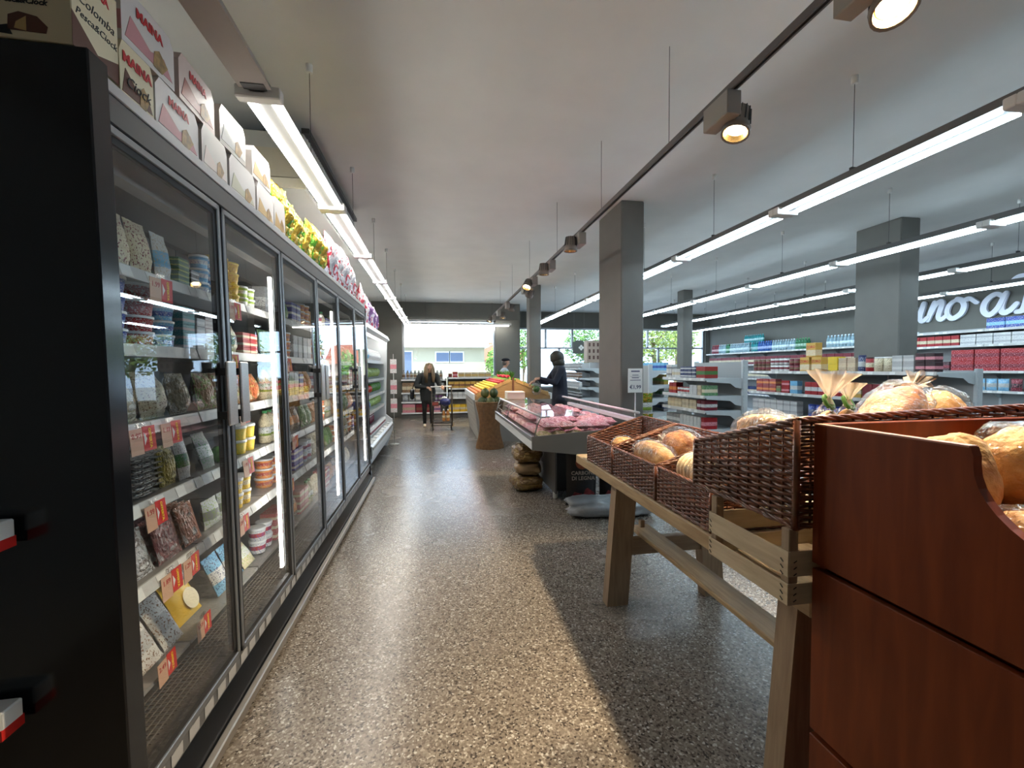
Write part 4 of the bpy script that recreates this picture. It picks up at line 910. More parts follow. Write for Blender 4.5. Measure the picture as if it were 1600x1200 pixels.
for j in range(11):
    for i in range(5):
        if (i+j*2) % 5 == 4: continue
        x = mx0+.2+i*.157; y = my0+.17+j*.205; k = (i+2*j) % 3
        lab = ['upper pink meat packet on the heap in the counter', 'upper coral meat packet on the heap in the counter', 'upper pale pink meat packet on the heap in the counter'][k]
        product('flat', .15, .19, .075, [MT[k]], (x, y, .899), R.uniform(-.03, .03), lab, 'meat packet', lab.split(' on the')[0]+'s', 'meat_packet', R.uniform(-.02, .02), R.randrange(5))
t = thing('price_card', 'white price card on a wire clip inside the meat counter', 'price card', (mx0+.2, my0+.5, .925)); put('card', MB().box(-.05, .05, -.001, .001, .0, .09), PAPER, t); t.rotation_euler = (-.3, .2, .3); put('wire', MB().tube([(0, 0, 0), (0, 0, -.06)], .002, 4), STEEL, t)
t = thing('weighing_box', 'white lit carton on the far end of the meat counter', 'box', (1.06, 5.75, 1.045)); put('carton', MB().cbox(-.14, .1, -.1, .1, 0, .1, .004), mat('white_box', (.8, .74, .62), .5), t); put('lid_flap', MB().box(-.14, .1, -.13, -.1, .09, .094), mat('white_box', (.8, .74, .62), .5), t); put('side_label', MB().box(.1, .101, -.06, .06, .03, .07), CHOC, t)
# ------------------------------------------------------------------ sacks under the counter
SACK = mat('kraft_sack', (.36, .24, .12), .5, noise_amt=.35, noise_scale=8, bump=.7, bump_scale=14); SACK2 = foil((.27, .17, .05), (.2, .11, .045), (.36, .26, .13), 0, .35)
def sack(label, loc, w_, d_, h_, m, seed, rz=0, name='potato_sack', cat='sack'):
    off = Vector((seed*3.7, 1, 5)); sg_ = lambda c, e: math.copysign(abs(c)**e, c)
    def f(u, v):
        a, b = 2*PI*u, PI*(v-.5); q = 1+.2*noise.noise(Vector((math.cos(a)*2, math.sin(a)*2, b*2))+off)+.08*noise.noise(Vector((math.cos(a)*6, math.sin(a)*6, b*5))+off)
        x, y, z = sg_(math.cos(a), .55)*sg_(math.cos(b), .6), sg_(math.sin(a), .55)*sg_(math.cos(b), .6), sg_(math.sin(b), .7)
        return (x*w_*.5*q, y*d_*.5*q, min(h_, max(0, h_*.5*(1+z*q))))
    put(name, MB().grid(f, 36, 20, 0, wrap=True), m, None, loc, (0, 0, rz), label, cat)
sack('brown potato sack at the bottom of the pile beside the counter', (1.06, 5.1, 0), .34, .42, .19, SACK2, 3, .1); sack('brown potato sack in the middle of the pile beside the counter', (1.07, 5.1, .19), .31, .4, .15, SACK, 4, -.1); sack('brown potato sack on top of the pile beside the counter', (1.06, 5.08, .342), .32, .42, .2, SACK2, 5, .05)
WS = mat('silver_sack', (.4, .42, .44), .38, noise_amt=.3, noise_scale=6, bump=.8, bump_scale=12)
sack('silver grey plastic sack lying before the charcoal bags', (1.68, 4.04, 0), .86, .36, .17, WS, 8, -.1, 'plastic_sack')
for i, (x, y, lab) in enumerate(((1.5, 4.36, 'black charcoal sack with orange disc and CARBONE DI LEGNA lettering'), (1.87, 4.36, 'black charcoal sack standing beside the lettered one'))):
    t = thing('charcoal_sack', lab, 'sack', (x, y, .0)); put('sack_body', pillow(.34, .16, .58, 20+i, .06, .12, 12, 14), mat('charcoal_sack', (.022, .02, .02), .4, bump=.4, bump_scale=12), t); t.rotation_euler = (.0, 0, -.08)
    put('disc_print', MB().lathe([(.07, 0), (.07, .002)], 20), mat('orange_print', (.5, .13, .05), .5, noise_amt=.5, noise_scale=25), t, (-.01, -.088, .47), FACE['-Y']); put('ember_print', MB().prism([(-.13, .1), (.13, .1), (.12, .15), (.04, .21), (-.02, .14), (-.09, .16)], -.078, -.076, 1), mat('ember_print', (.35, .05, .05), .5, noise_amt=.5, noise_scale=30), t)
    for k, (s_, z) in enumerate((('CARBONE', .36), ('DI LEGNA', .305))): letters(s_, .055 if k < 2 else .03, mat('sack_ink', (.5, .42, .35), .5), t, (0, -.089, z), '-Y', 0, .001)
# ------------------------------------------------------------------ tall woven basket of melons
wbk = thing('melon_basket', 'tall waisted woven basket filled with dark green melons', 'basket', (.955, 7.9, 0))
def waist(z): return .255-.075*math.sin(PI*min(1, z/.84))**1.2+.0*z
mb = MB()
NS = 36
for k in range(NS):
    a = 2*PI*k/NS; mb.tube([(waist(z)*math.cos(a), waist(z)*math.sin(a), z) for z in [.84*q/12 for q in range(13)]], .004, 5)
for i in range(70):
    z = .012*(i+.5); r_ = waist(z); mb.tube([((r_+.004*math.cos(PI*k+PI*i))*math.cos(PI*k/NS), (r_+.004*math.cos(PI*k+PI*i))*math.sin(PI*k/NS), z) for k in range(2*NS)], .0062, 4, closed=True)
put('woven_body', mb, WICKL, wbk, kind='stuff')
rm = MB(); braid(rm, [(.255*math.cos(2*PI*k/30), .255*math.sin(2*PI*k/30), .845) for k in range(31)], .012, 7); put('braided_rim', rm, WICKL, wbk)
put('inner_floor', MB().lathe([(.22, .74), (.235, .77)], 20), WICKL, wbk)
MEL = mat('dark_melon', (.035, .06, .015), .45, noise_amt=.5, noise_scale=14, col2=(.07, .095, .03)); MELY = mat('olive_melon', (.14, .15, .03), .45, noise_amt=.4, noise_scale=10)
for i, (x, y, z, lab, m_) in enumerate(((-.143, -.046, .805, 'dark green melon at the left rim of the woven basket', MEL), (0, -.15, .805, 'olive yellow melon at the front rim of the woven basket', MELY), (.143, -.046, .805, 'dark green melon at the right rim of the woven basket', MEL), (-.088, .121, .805, 'dark green melon at the back of the woven basket', MEL), (.088, .121, .805, 'dark green melon behind the right rim one', MEL), (-.082, 0, .962, 'olive melon topping the pile in the woven basket', MELY), (.082, 0, .962, 'dark melon beside the topmost one in the woven basket', MEL))):
    t = thing('melon', lab, 'melon', (.955+x, 7.9+y, z-.04)); put('rind', MB().ball((0, 0, .085), (.078, .078, .088), 16, 10, 0, lambda d: 1+.025*math.cos(8*math.atan2(d.y, d.x))), m_, t); put('stem', MB().tube([(0, 0, .165), (.01, 0, .185)], .006, 6), SACK, t)

# ------------------------------------------------------------------ gondola shelving
GW = mat('gondola_white', (.56, .6, .62), .4); PEG = mat('gondola_back', (.36, .37, .37), .5)
def gondola(label, x, y0, ly, dep, levels, top, rz=0, bay=1.0, m=GW, name='shelf_unit', base=True):
    """local frame: shelves open towards -X, run along +Y from the near end; back posts at x = dep"""
    t = thing(name, label, 'shelves', (x, y0, 0), rz)
    put('back_board', MB().box(dep, dep+.02, .0, ly, .1, top-.02), PEG, t)
    nb = max(1, round(ly/bay))
    for k in range(nb+1):
        y = ly*k/nb; p = put('upright', MB().cbox(dep-.005, dep+.07, y-(.02 if k else .012), y+.02, 0, top, .003), m, t)
        if k == 0:
            sl = MB().box(dep-.005, dep+.002, y-.02, y-.012, 0, top).box(dep+.01, dep+.07, y-.02, y-.012, 0, top)
            for q in range(int(top/.05)+1): sl.box(dep+.002, dep+.01, y-.02, y-.012, max(0, .01+q*.05), min(top, .03+q*.05))
            put('slotted_face', sl, m, p)
    for z in levels:
        for k in range(nb):
            a, b = ly*k/nb+.004, ly*(k+1)/nb-.004
            sh = put('shelf', MB().box(0, dep, a, b, z-.03, z-.003), m, t)
            put('price_rail', MB().prism([(-.006, z+.004), (0, z+.004), (0, z-.04), (-.012, z-.04)], a, b, 1), RAILM if m is GW else PLASTW, sh)
            for yy in (a, b-.004): put('bracket', MB().prism([(.02, z-.03), (dep, z-.03), (dep, z-.15), (dep*.82, z-.13), (dep*.68, z-.075), (.02, z-.05)], yy, yy+.004, 1), m, sh)
            for q in range(int((b-a)/.14)):
                if R.random() < .6: put('shelf_label', MB().prism([(-.0075, z), (-.006, z), (-.0115, z-.036), (-.013, z-.036)], a+.03+q*.14, a+.095+q*.14, 1), PAPER, sh)
    if base: put('plinth', MB().box(.02, dep, 0, ly, 0, .1), m, t)
    return t
def g_row(x, y0, ly, z, items, where, rz=-PI/2, d=(0, 1, 0), **k):
    row((x, y0, z), d, ly, .4, items, rz, where, where, **k)
B = lambda w, d, h, a, b, c, n, st, noun, nm='carton', ct='carton': it('box', w, d, h, pk(a, b, c), n, st, noun, nm, ct)
# A: small goods beside the column
ga = gondola('white shelf unit of small cartons with bare bracket end beside the price-board column', 3.6, 5.33, 1.12, .56, [1.305, 1.065, .86, .6, .3], 1.55)
gx = 3.605; wh = 'of the bare-ended white shelf unit'
g_row(gx, 5.37, 1.05, 1.305, [B(.2, .2, .16, 'red', 'green', 'brown', 1, 1, 'big red and green carton'), B(.09, .13, .055, 'navy', 'white', 'silver', 4, 3, 'flat navy checked carton'), B(.07, .1, .13, 'white', 'cream', 'black', 3, 1, 'slim white carton'), B(.07, .1, .1, 'white', 'grey', 'black', 4, 2, 'small grey printed carton')], 'on the top '+wh)
g_row(gx, 5.37, 1.05, 1.065, [B(.07, .2, .14, 'green', 'cream', 'white', 1, 1, 'green sided cream carton'), B(.085, .12, .14, 'cream', 'beige', 'brown', 1, 1, 'cream printed carton'), B(.085, .12, .14, 'white', 'white', 'black', 2, 1, 'white carton with black mark'), it('can', .075, .075, .1, [pk('white', 'red'), mat('red_lid', (.45, .02, .03), .4)], 4, 1, 'small white jar with red lid', 'jar', 'jar'), B(.1, .12, .16, 'red', 'orange', 'maroon', 2, 1, 'bright red carton')], 'on the second tier '+wh)
g_row(gx, 5.37, 1.05, .86, [B(.085, .2, .14, 'maroon', 'white', 'black', 2, 1, 'maroon sided white carton'), B(.085, .1, .13, 'cream', 'beige', 'brown', 4, 1, 'cream carton with round print'), B(.09, .1, .13, 'beige', 'cream', 'gold', 4, 1, 'beige biscuit carton')], 'on the third tier '+wh)
g_row(gx, 5.37, 1.05, .6, [B(.075, .2, .16, 'red', 'pink', 'maroon', 1, 1, 'crimson sided carton'), B(.08, .1, .16, 'white', 'white', 'black', 6, 1, 'tall white carton with black cups'), B(.085, .1, .15, 'grey', 'white', 'black', 4, 1, 'tall grey carton')], 'on the fourth tier '+wh)
# B: coffee run in front of the second column
gb = gondola('long white coffee shelf unit running past the second taupe column', 5.6, 4.0, 3.0, .55, [1.385, 1.03, .68, .3], 1.42, bay=1.0)
bx = 5.605; wb_ = 'of the coffee shelf unit'
g_row(bx, 4.04, 1.46, 1.385, [it('box', .1, .12, .11, pk('black', 'pink', 'maroon'), 2, 2, 'black and pink chocolate carton', 'carton', 'carton'), B(.12, .12, .1, 'silver', 'white', 'grey', 2, 2, 'grey white stacked carton'), it('can', .115, .115, .19, [pk('beige', 'cream', 'black', lo=.45, hi=.85), WL], 2, 1, 'beige tin with round emblem', 'tin', 'tin'), it('can', .09, .09, .19, [pk('red', 'cream', 'black'), mat('dark_lid', (.05, .02, .02), .4)], 1, 1, 'red coffee jar', 'jar', 'jar'), it('can', .09, .09, .22, [pk('navy', 'silver', 'white'), mat('navy_lid', (.01, .02, .1), .4)], 1, 1, 'navy lidded coffee jar', 'jar', 'jar'),
                             B(.12, .1, .19, 'beige', 'cream', 'red', 2, 1, 'tan coffee brick'), B(.15, .14, .105, 'yellow', 'yellow', 'lime', 3, 2, 'yellow herbal carton')], 'on top '+wb_)
for i, (y, z) in enumerate(((5.62, 1.385), (5.83, 1.385), (5.72, 1.603))):
    t = thing('barley_box', ('tan red-lettered carton standing on top of the coffee shelf unit' if i < 2 else 'tan red-lettered carton stacked upon the two others'), 'carton', (bx+.08, y, z), -PI/2, 'tan red-lettered cartons' if i < 2 else None)
    put('carton', MB().cbox(-.085, .085, -.06, .06, 0, .215, .003), pk('gold', 'cream', 'orange', lo=.1, hi=.5), t); letters('ZORO', .055, REDI, t, (0, -.0608, .15), '-Y', 0, .001)
g_row(bx, 4.04, 1.85, 1.03, [it('can', .1, .1, .15, [pk('white', 'red', 'silver', lo=.1, hi=.25), WL], 4, 1, 'white coffee tin with red foot', 'tin', 'tin'), B(.13, .12, .19, 'maroon', 'maroon', 'brown', 3, 1, 'dark maroon coffee brick'), B(.18, .1, .17, 'gold', 'cream', 'brown', 1, 1, 'golden coffee carton'), B(.11, .12, .19, 'red', 'white', 'maroon', 7, 1, 'red and white coffee brick')], 'on the middle tier '+wb_)
g_row(bx, 4.04, 1.85, .68, [B(.14, .1, .17, 'maroon', 'red', 'black', 6, 1, 'dark red coffee pack'), it('can', .13, .13, .2, [pk('blue', 'navy', 'white'), mat('blue_lid', (.02, .05, .3), .4)], 8, 1, 'deep blue coffee tin', 'tin', 'tin')], 'on the lower tier '+wb_)
g_row(bx, 5.95, 1.05, 1.385, [it('can', .09, .09, .1, [pk('maroon', 'brown', 'black'), mat('dark_lid', (.05, .02, .02), .4)], 2, 2, 'dark cream dessert pot', 'pot', 'pot'), it('can', .09, .09, .11, [pk('white', 'maroon', 'black'), mat('dark_lid', (.05, .02, .02), .4)], 4, 2, 'white spread pot with dark lid', 'pot', 'pot'), it('can', .09, .09, .1, [pk('brown', 'maroon', 'black'), mat('dark_lid', (.05, .02, .02), .4)], 4, 2, 'brown spread pot', 'pot', 'pot')], 'on the far top '+wb_)
g_row(bx, 5.95, 1.05, 1.03, [B(.14, .1, .2, 'sky', 'white', 'navy', 1, 1, 'blue grey carton with owl eyes'), B(.16, .12, .1, 'red', 'pink', 'maroon', 1, 2, 'flat red biscuit carton'), B(.09, .1, .11, 'brown', 'green', 'cream', 1, 1, 'brown green biscuit pack'), B(.14, .12, .11, 'red', 'orange', 'white', 3, 2, 'bright red biscuit carton')], 'on the far middle tier '+wb_)
g_row(bx, 5.95, 1.05, .68, [B(.13, .12, .11, 'white', 'silver', 'maroon', 7, 2, 'white and maroon printed carton')], 'on the far lower tier '+wb_)
# D and E: further runs
gd = gondola('far white shelf unit with bare bracket end behind the navy-jacketed shopper', 3.48, 10.3, 1.5, .56, [1.46, 1.22, .98, .71, .4], 1.62)
for z, a, n2 in ((1.46, 'grey', 'small grey tin'), (1.22, 'brown', 'small brown tin'), (.98, 'silver', 'small silver tin'), (.71, 'black', 'small black tin'), (.4, 'red', 'small red tin')):
    g_row(3.49, 10.33, 1.42, z, [it('can', .1, .1, .13, [pk(a), WL], 13, 1, n2, 'tin', 'tin')], 'on the far bare-ended unit')
ge = gondola('white shelf unit facing the wall, its post showing right of the price-board column', 4.62, 9.1, 1.3, .5, [1.4, 1.12, .86, .58, .3], 1.52, rz=PI)
for z, a, b2, n2, h in ((1.4, 'sky', 'blue', 'blue plastic pack', .16), (1.12, 'gold', 'lime', 'gold green snack pack', .2), (.86, 'white', 'green', 'white green carton', .2), (.58, 'grey', 'navy', 'grey navy carton', .18)):
    g_row(4.61, 9.06, 1.2, z, [it('box', .14, .1, h, pk(a, b2), 7, 1, n2, 'pack', 'pack')], 'on the unit facing the wall', PI/2, (0, -1, 0))
t = thing('snack_rack', 'small wire rack of yellow green snack bags before the bare-ended unit', 'rack', (3.42, 6.62, 0))
rk = MB(); rk.tube([(0, .2, 0), (0, .2, 1.1)], .01, 6); rk.tube([(-.15, .2, .01), (.15, .2, .01)], .01, 6); rk.tube([(0, .05, .01), (0, .3, .01)], .01, 6)
put('wire_frame', rk, STEEL, t)
for k in range(4): put('peg', MB().tube([(0, .2, .5+k*.17), (0, -.05, .52+k*.17)], .004, 5), STEEL, t)
for k in range(4): product('pouch', .2, .06, .16, [(GB, GB, pk('white', 'lime', 'green'), GB)[k]], (3.42, 6.62+.02, .37+k*.17), R.uniform(-.3, .3), ['lowest', 'second lowest', 'white and green', 'topmost'][k]+' snack bag on the small wire rack', 'bag', None, 'snack_bag', .15, k)
# right wall units
gw = gondola('tall white wall shelving under the white script lettering', 9.95, 3.5, 4.3, .42, [2.13, 1.85, 1.36, 1.0, .6], 2.2, bay=1.43)
wx = 9.96; ww = 'of the wall shelving under the script'
g_row(wx, 5.55, .95, 2.13, [it('box', .26, .2, .19, pk('blue', 'sky', 'white'), 3, 1, 'big blue and white wrapped pack', 'wrapped_pack', 'pack')], 'on the top '+ww)
g_row(wx, 5.5, 2.3, 1.85, [it('box', .24, .2, .1, pk('white', 'silver', 'navy'), 5, 2, 'flat white and navy pack', 'pack', 'pack'), B(.13, .1, .2, 'red', 'cream', 'maroon', 7, 1, 'red sweets carton')], 'on the second tier '+ww)
g_row(wx, 5.4, 2.3, 1.36, [it('box', .36, .2, .2, pk('red', 'maroon', 'pink'), 4, 2, 'large crimson panettone carton', 'cake_carton', 'carton'), B(.15, .1, .18, 'black', 'maroon', 'pink', 5, 1, 'dark chocolate carton')], 'on the third tier '+ww)
g_row(wx, 5.0, 2.7, 1.0, [it('pouch', .16, .1, .22, pk('maroon', 'black', 'pink'), 6, 1, 'dark maroon sweets pouch', 'sweets_pouch', 'bag'), it('pouch', .16, .1, .22, pk('sky', 'silver', 'white'), 5, 1, 'pale blue sweets pouch', 'sweets_pouch', 'bag')], 'on the fourth tier '+ww)
gv = gondola('white wall shelving of water bottles in the back right corner', 9.95, 8.4, 6.3, .42, [1.95, 1.55, 1.1, .6], 1.98, bay=1.26)
vx = 9.96
def btl(c, capc, lab2): return [mat('bottle_%s' % lab2, c, .15, trans=.55), mat('cap_%s' % lab2, capc, .4), mat('wrap_%s' % lab2, tuple(min(1, x*.6+.4) for x in c), .4)]
BT = dict(teal=btl((.03, .45, .5), (.1, .5, .6), 'teal'), blue=btl((.03, .18, .65), (.1, .2, .7), 'blue'), clear=btl((.5, .72, .82), (.7, .8, .9), 'clear'), green=btl((.05, .35, .15), (.05, .3, .1), 'green'), red=btl((.45, .04, .08), (.5, .05, .05), 'red'))
def bt(c, n, st=1, h=.31): return it('bottle', .088, .088, h, BT[c], n, st, '%s water bottle' % c if c != 'red' else 'red soft drink bottle', 'water_bottle', 'bottle')
g_row(vx, 10.3, 4.3, 1.95, [bt('green', 4), bt('clear', 9), bt('blue', 6), bt('teal', 3)], 'on the top wall shelf of the corner', depthrows=2)
g_row(vx, 12.5, 2.2, 1.95, [bt('clear', 10), bt('green', 2), bt('clear', 4), bt('red', 4)], 'at the window end of the top corner shelf', depthrows=2)
g_row(vx+.05, 11.95, 1.2, 2.262, [bt('teal', 9, 1, .24)], 'stacked upon the other bottles of the corner')
g_row(vx, 8.45, 1.8, 1.95, [bt('green', 4, 1, .36), bt('clear', 9)], 'behind the second column on the corner shelf', depthrows=2)
for z, a, n2 in ((1.55, 'maroon', 'dark red wine carton'), (1.1, 'grey', 'grey drinks pack'), (.6, 'navy', 'navy drinks pack')):
    g_row(vx, 8.5, 6.1, z, [it('box', .22, .2, .24, pk(a, 'cream'), 26, 1, n2, 'drinks_pack', 'pack')], 'on the corner wall shelving')
# script lettering on the right wall
sg = thing('wall_lettering', 'white raised brush script lettering on the taupe side wall', 'sign', (XR-.02, 7.0, 2.42))
LETW = mat('letter_white', (.72, .75, .85), .4)
def stroke(pts, n=8):
    P = [Vector((0, *p)) for p in pts]; out = []
    P = [P[0]]+P+[P[-1]]
    for i in range(1, len(P)-2):
        for k in range(n):
            t_ = k/n; a, b, c, d = P[i-1:i+3]
            out.append(.5*((2*b)+(c-a)*t_+(2*a-5*b+4*c-d)*t_*t_+(3*b-a-3*c+d)*t_**3))
    return out+[P[-1]]
GL = dict(c=[[(.75, .8), (.5, 1), (.15, .7), (.1, .3), (.4, 0), (.85, .25)]], i=[[(-.1, .1), (.15, .45), (.38, 1), (.2, .25), (.32, 0), (.6, .2)], [(.5, 1.42), (.52, 1.45)]], n=[[(.0, .02), (.15, .5), (.32, 1)], [(.16, .35), (.4, .85), (.65, 1), (.7, .8), (.55, .2), (.68, 0), (.95, .2)]],
          o=[[(.6, 1), (.2, .8), (.06, .35), (.3, 0), (.7, .2), (.86, .6), (.74, .92), (.55, 1.0), (.8, .88), (1.1, .95), (1.4, .7)]], a=[[(.85, .85), (.55, 1), (.18, .7), (.1, .25), (.35, 0), (.68, .3), (.95, .95)], [(.98, 1.0), (.8, .35), (.9, .05), (1.15, .12), (1.4, .42)]], T=[[(-.1, 1.5), (.2, 1.68), (.9, 1.6), (1.5, 1.75)], [(.65, 1.62), (.5, .8), (.35, .12), (.1, .02)]])
sc_ = .37
for ch_, yc in (('c', 8.12), ('i', 7.82), ('n', 7.6), ('o', 7.27), ('a', 6.68), ('T', 6.2)):
    mb = MB()
    for s_ in GL[ch_]:
        pts = [Vector((0, yc-7.0-p.y*sc_, p.z*sc_*1.02)) for p in stroke(s_)]
        n_ = len(pts); rr = [.05*(.72+.28*math.sin(PI*min(1, (i+2)/(n_+2)))) for i in range(n_)]
        for i, p in enumerate(pts): mb.lathe([(rr[i], 0), (rr[i], .04+.0003*i)], 12); mb.v[-24:] = [(-z, p.y+x, p.z+y) for x, y, z in mb.v[-24:]]
        # ribbon between the discs
        for i in range(n_-1):
            d = (pts[i+1]-pts[i])
            if d.length < 1e-5: continue
            nn = Vector((0, -d.z, d.y)).normalized(); q = [pts[i]+nn*rr[i], pts[i]-nn*rr[i], pts[i+1]-nn*rr[i+1], pts[i+1]+nn*rr[i+1]]
            mb.prism([(p.y, p.z) for p in q], -.0401-.0003*i, 0, 0)
    put('letter', mb, LETW, sg)
# ------------------------------------------------------------------ shelves below the back window
SHD = mat('shelf_dark', (.12, .11, .1), .5)
for x0, x1, lv, lab in ((-1.03, .28, [1.15, .76, .49, .17], 'dark low shelving of bottles and cartons under the shop window'), (.345, 1.72, [1.2, .88, .6, .17], 'dark low shelving of biscuit boxes right of the shopper with the cart')):
    gondola(lab, x1, 13.06, x1-x0, .36, lv, lv[0]+.02, rz=PI/2, bay=1.4, m=SHD)
def b_row(x0, ln, z, items, where): row((x0, 13.07, z), (1, 0, 0), ln, .3, items, 0, where, where)
wu = 'under the shop window'
b_row(-1.0, 1.25, 1.15, [it('bottle', .1, .1, .27, [pk('grey', 'beige'), mat('dark_cap', (.08, .1, .06), .4), pk('beige', 'brown')], 11, 1, 'grey brown bottle', 'sauce_bottle', 'bottle')], 'on the top shelf '+wu)
b_row(-1.0, 1.25, .76, [B(.12, .1, .3, 'brown', 'beige', 'cream', 4, 1, 'brown tall packet'), B(.13, .1, .28, 'silver', 'white', 'grey', 5, 1, 'silver tall packet')], 'on the second shelf '+wu)
b_row(-1.0, 1.25, .49, [it('pouch', .17, .1, .23, pk('silver', 'white', 'navy'), 3, 1, 'silver navy packet', 'packet', 'packet'), it('pouch', .15, .1, .22, pk('yellow', 'gold'), 2, 1, 'yellow packet', 'packet', 'packet'), it('pouch', .15, .1, .2, pk('purple', 'white'), 2, 1, 'violet packet', 'packet', 'packet')], 'on the third shelf '+wu)
b_row(-1.0, 1.25, .17, [B(.36, .2, .25, 'pink', 'beige', 'red', 1, 1, 'wide rosy crate of jars', 'crate', 'crate'), B(.2, .2, .24, 'maroon', 'brown', 'red', 2, 1, 'dark red case', 'case', 'case'), B(.14, .15, .2, 'pink', 'purple', 'white', 2, 1, 'magenta box')], 'on the lowest shelf '+wu)
b_row(.35, 1.34, 1.2, [B(.11, .1, .12, 'brown', 'maroon', 'black', 1, 1, 'dark brown box'), B(.15, .1, .17, 'red', 'pink', 'brown', 1, 1, 'brick red box'), B(.19, .12, .15, 'beige', 'gold', 'brown', 5, 1, 'tan biscuit box')], 'on the top of the right window shelving')
b_row(.35, 1.34, .88, [B(.155, .1, .2, 'gold', 'brown', 'orange', 8, 1, 'golden brown biscuit packet', 'packet', 'packet')], 'on the second shelf of the right window shelving')
b_row(.35, 1.34, .6, [B(.13, .1, .16, 'white', 'silver', 'grey', 9, 1, 'white grey carton')], 'on the third shelf of the right window shelving')
b_row(.35, 1.34, .17, [B(.16, .15, .22, 'yellow', 'cream', 'orange', 7, 1, 'yellow cream packet', 'packet', 'packet')], 'on the lowest shelf of the right window shelving')

# ------------------------------------------------------------------ fruit stand
fs = thing('fruit_stand', 'peaked fruit and vegetable stand with pale slatted sides', 'stand', (.72, 8.45, 0))
FSX, FSY = 1.55, 2.5
put('body', MB().prism([(.1, 0), (FSX-.1, 0), (FSX, .84), (0, .84)], 0, FSY, 1), mat('stand_grey', (.3, .28, .26), .6), fs)
for k in range(9): put('side_slat', MB().prism([(.094-.0115*k, .02+k*.09), (.088-.0115*k, .02+k*.09), (.079-.0115*k, .098+k*.09), (.085-.0115*k, .098+k*.09)], 0, FSY, 1), mat('stand_slat', (.4, .37, .33), .6), fs)
RIDGE = 1.22
put('display_roof', MB().prism([(0, .84), (FSX, .84), (FSX, .9), (FSX*.52, RIDGE), (FSX*.48, RIDGE), (0, .9)], 0, FSY, 1), wood('stand_board', (.4, .24, .1), (.28, .15, .06), .6, 0, 5, 10), fs)
put('edge_rail', MB().box(-.02, .012, -.01, FSY+.01, .84, .96), WHITE, fs); put('edge_rail', MB().box(FSX-.012, FSX+.02, -.01, FSY+.01, .84, .96), WHITE, fs)
for k in range(4):
    for sx in (0, 1):
        x0 = .05+k*.17; z0 = .9+(RIDGE-.9)*x0/(FSX*.48)
        a = [(x0, z0-.02), (x0+.16, z0+.05), (x0+.16, z0+.12), (x0, z0+.05)]
        if sx: a = [(FSX-p, q) for p, q in a]
        put('end_board', MB().prism(a, -.012, 0, 1), wood('stand_board_warm', (.55, .33, .12), (.4, .22, .08), .6, 0, 5, 10), fs)
put('gable_post', MB().box(FSX*.5-.02, FSX*.5+.02, -.02, 0, .84, RIDGE+.06), mat('gable_brown', (.14, .05, .025), .5), fs)
FR = [('peach', 'orange peach', (.75, .25, .07), .036, .1), ('lemon', 'yellow lemon', (.8, .6, .06), .036, .26), ('banana_pepper', 'yellow pepper', (.75, .62, .05), .036, .41), ('red_apple', 'shiny red apple', (.5, .02, .03), .036, .56), ('green_apple', 'green apple', (.2, .35, .04), .036, .69)]
for side in (0, 1):
    for nm, noun, c_, r_, x in FR:
        if side: nm, noun, c_ = (('lime', 'small green lime', (.12, .3, .03)) if x > .3 else ('potato', 'brown potato', (.4, .27, .12)))
        m_ = mat('skin_'+nm, c_, .4, noise_amt=.4, noise_scale=12); me = PM.setdefault(nm, MB().ball((0, 0, r_), (r_, r_*.95, r_*.9), 10, 7).mesh(nm))
        for j in range(2 if side else 3):
            for k in range(18 if not side else 10):
                xx = x-.035+j*.035; z = .9+(RIDGE-.9)*xx/(FSX*.48)+.006
                X_ = xx if not side else FSX-xx
                dz = r_*.9 if j == 1 else 0
                if j == 1: continue
                put(nm, me, m_, None, (.72+X_+R.uniform(-.004, .004), 8.5+k*(.135 if not side else .24)+R.uniform(-.006, .006)+(.045 if j == 2 else 0), z), (R.uniform(-.1, .1), 0, R.uniform(0, 6)), '%s on the %s slope of the fruit stand' % (noun, 'chiller-side' if not side else 'shelf-side'), nm.split('_')[-1] if nm != 'banana_pepper' else 'pepper', '%ss on the fruit stand' % noun)
LEAFM = mat('stand_leaf', (.06, .2, .025), .5, noise_amt=.5, noise_scale=30)
def leaf_tuft(n, r, h, seed, lw=.02, spread=.8):
    rs = random.Random(seed); mb = MB()
    for k in range(n):
        a = rs.uniform(0, 2*PI); l = rs.uniform(.7, 1)*h; b = rs.uniform(.05, spread); d = Vector((math.cos(a)*b, math.sin(a)*b, 1-b*.4)).normalized(); x = d.cross(Vector((0, 0, 1)))
        x = x.normalized() if x.length > .01 else Vector((1, 0, 0)); p = Vector((math.cos(a), math.sin(a), 0))*rs.uniform(0, r)
        q = [p-x*lw*.4, p+x*lw*.4, p+d*l*.55+x*lw, p+d*l-Vector((0, 0, l*.1)), p+d*l*.55-x*lw]
        mb.add(q, [(0, 1, 2, 3, 4)])
    return mb
for k in range(6):
    put('herb_bunch', leaf_tuft(30, .008, .24, k, .013, .42), LEAFM, None, (.72+FSX*.5, 8.62+k*.38, RIDGE-.002), (0, 0, k), 'leafy green bunch along the ridge of the fruit stand', 'herbs', 'leafy bunches on the fruit stand ridge')
for k in range(5):
    t = thing('radish_bunch', 'bunch of red radishes with leaves near the ridge of the fruit stand', 'radishes', (.72+.69, 8.58+k*.3, .9+(RIDGE-.9)*.69/(FSX*.48)+.068), k, 'radish bunches on the fruit stand')
    rb_ = MB()
    for q in range(6): rb_.ball((.035*math.cos(q), .035*math.sin(q), .022+.02*(q % 2)), (.022, .022, .022), 8, 6)
    put('radish_roots', rb_, mat('radish_red', (.55, .02, .07), .35), t); put('leaves', leaf_tuft(10, .02, .1, k+40, .012), LEAFM, t)
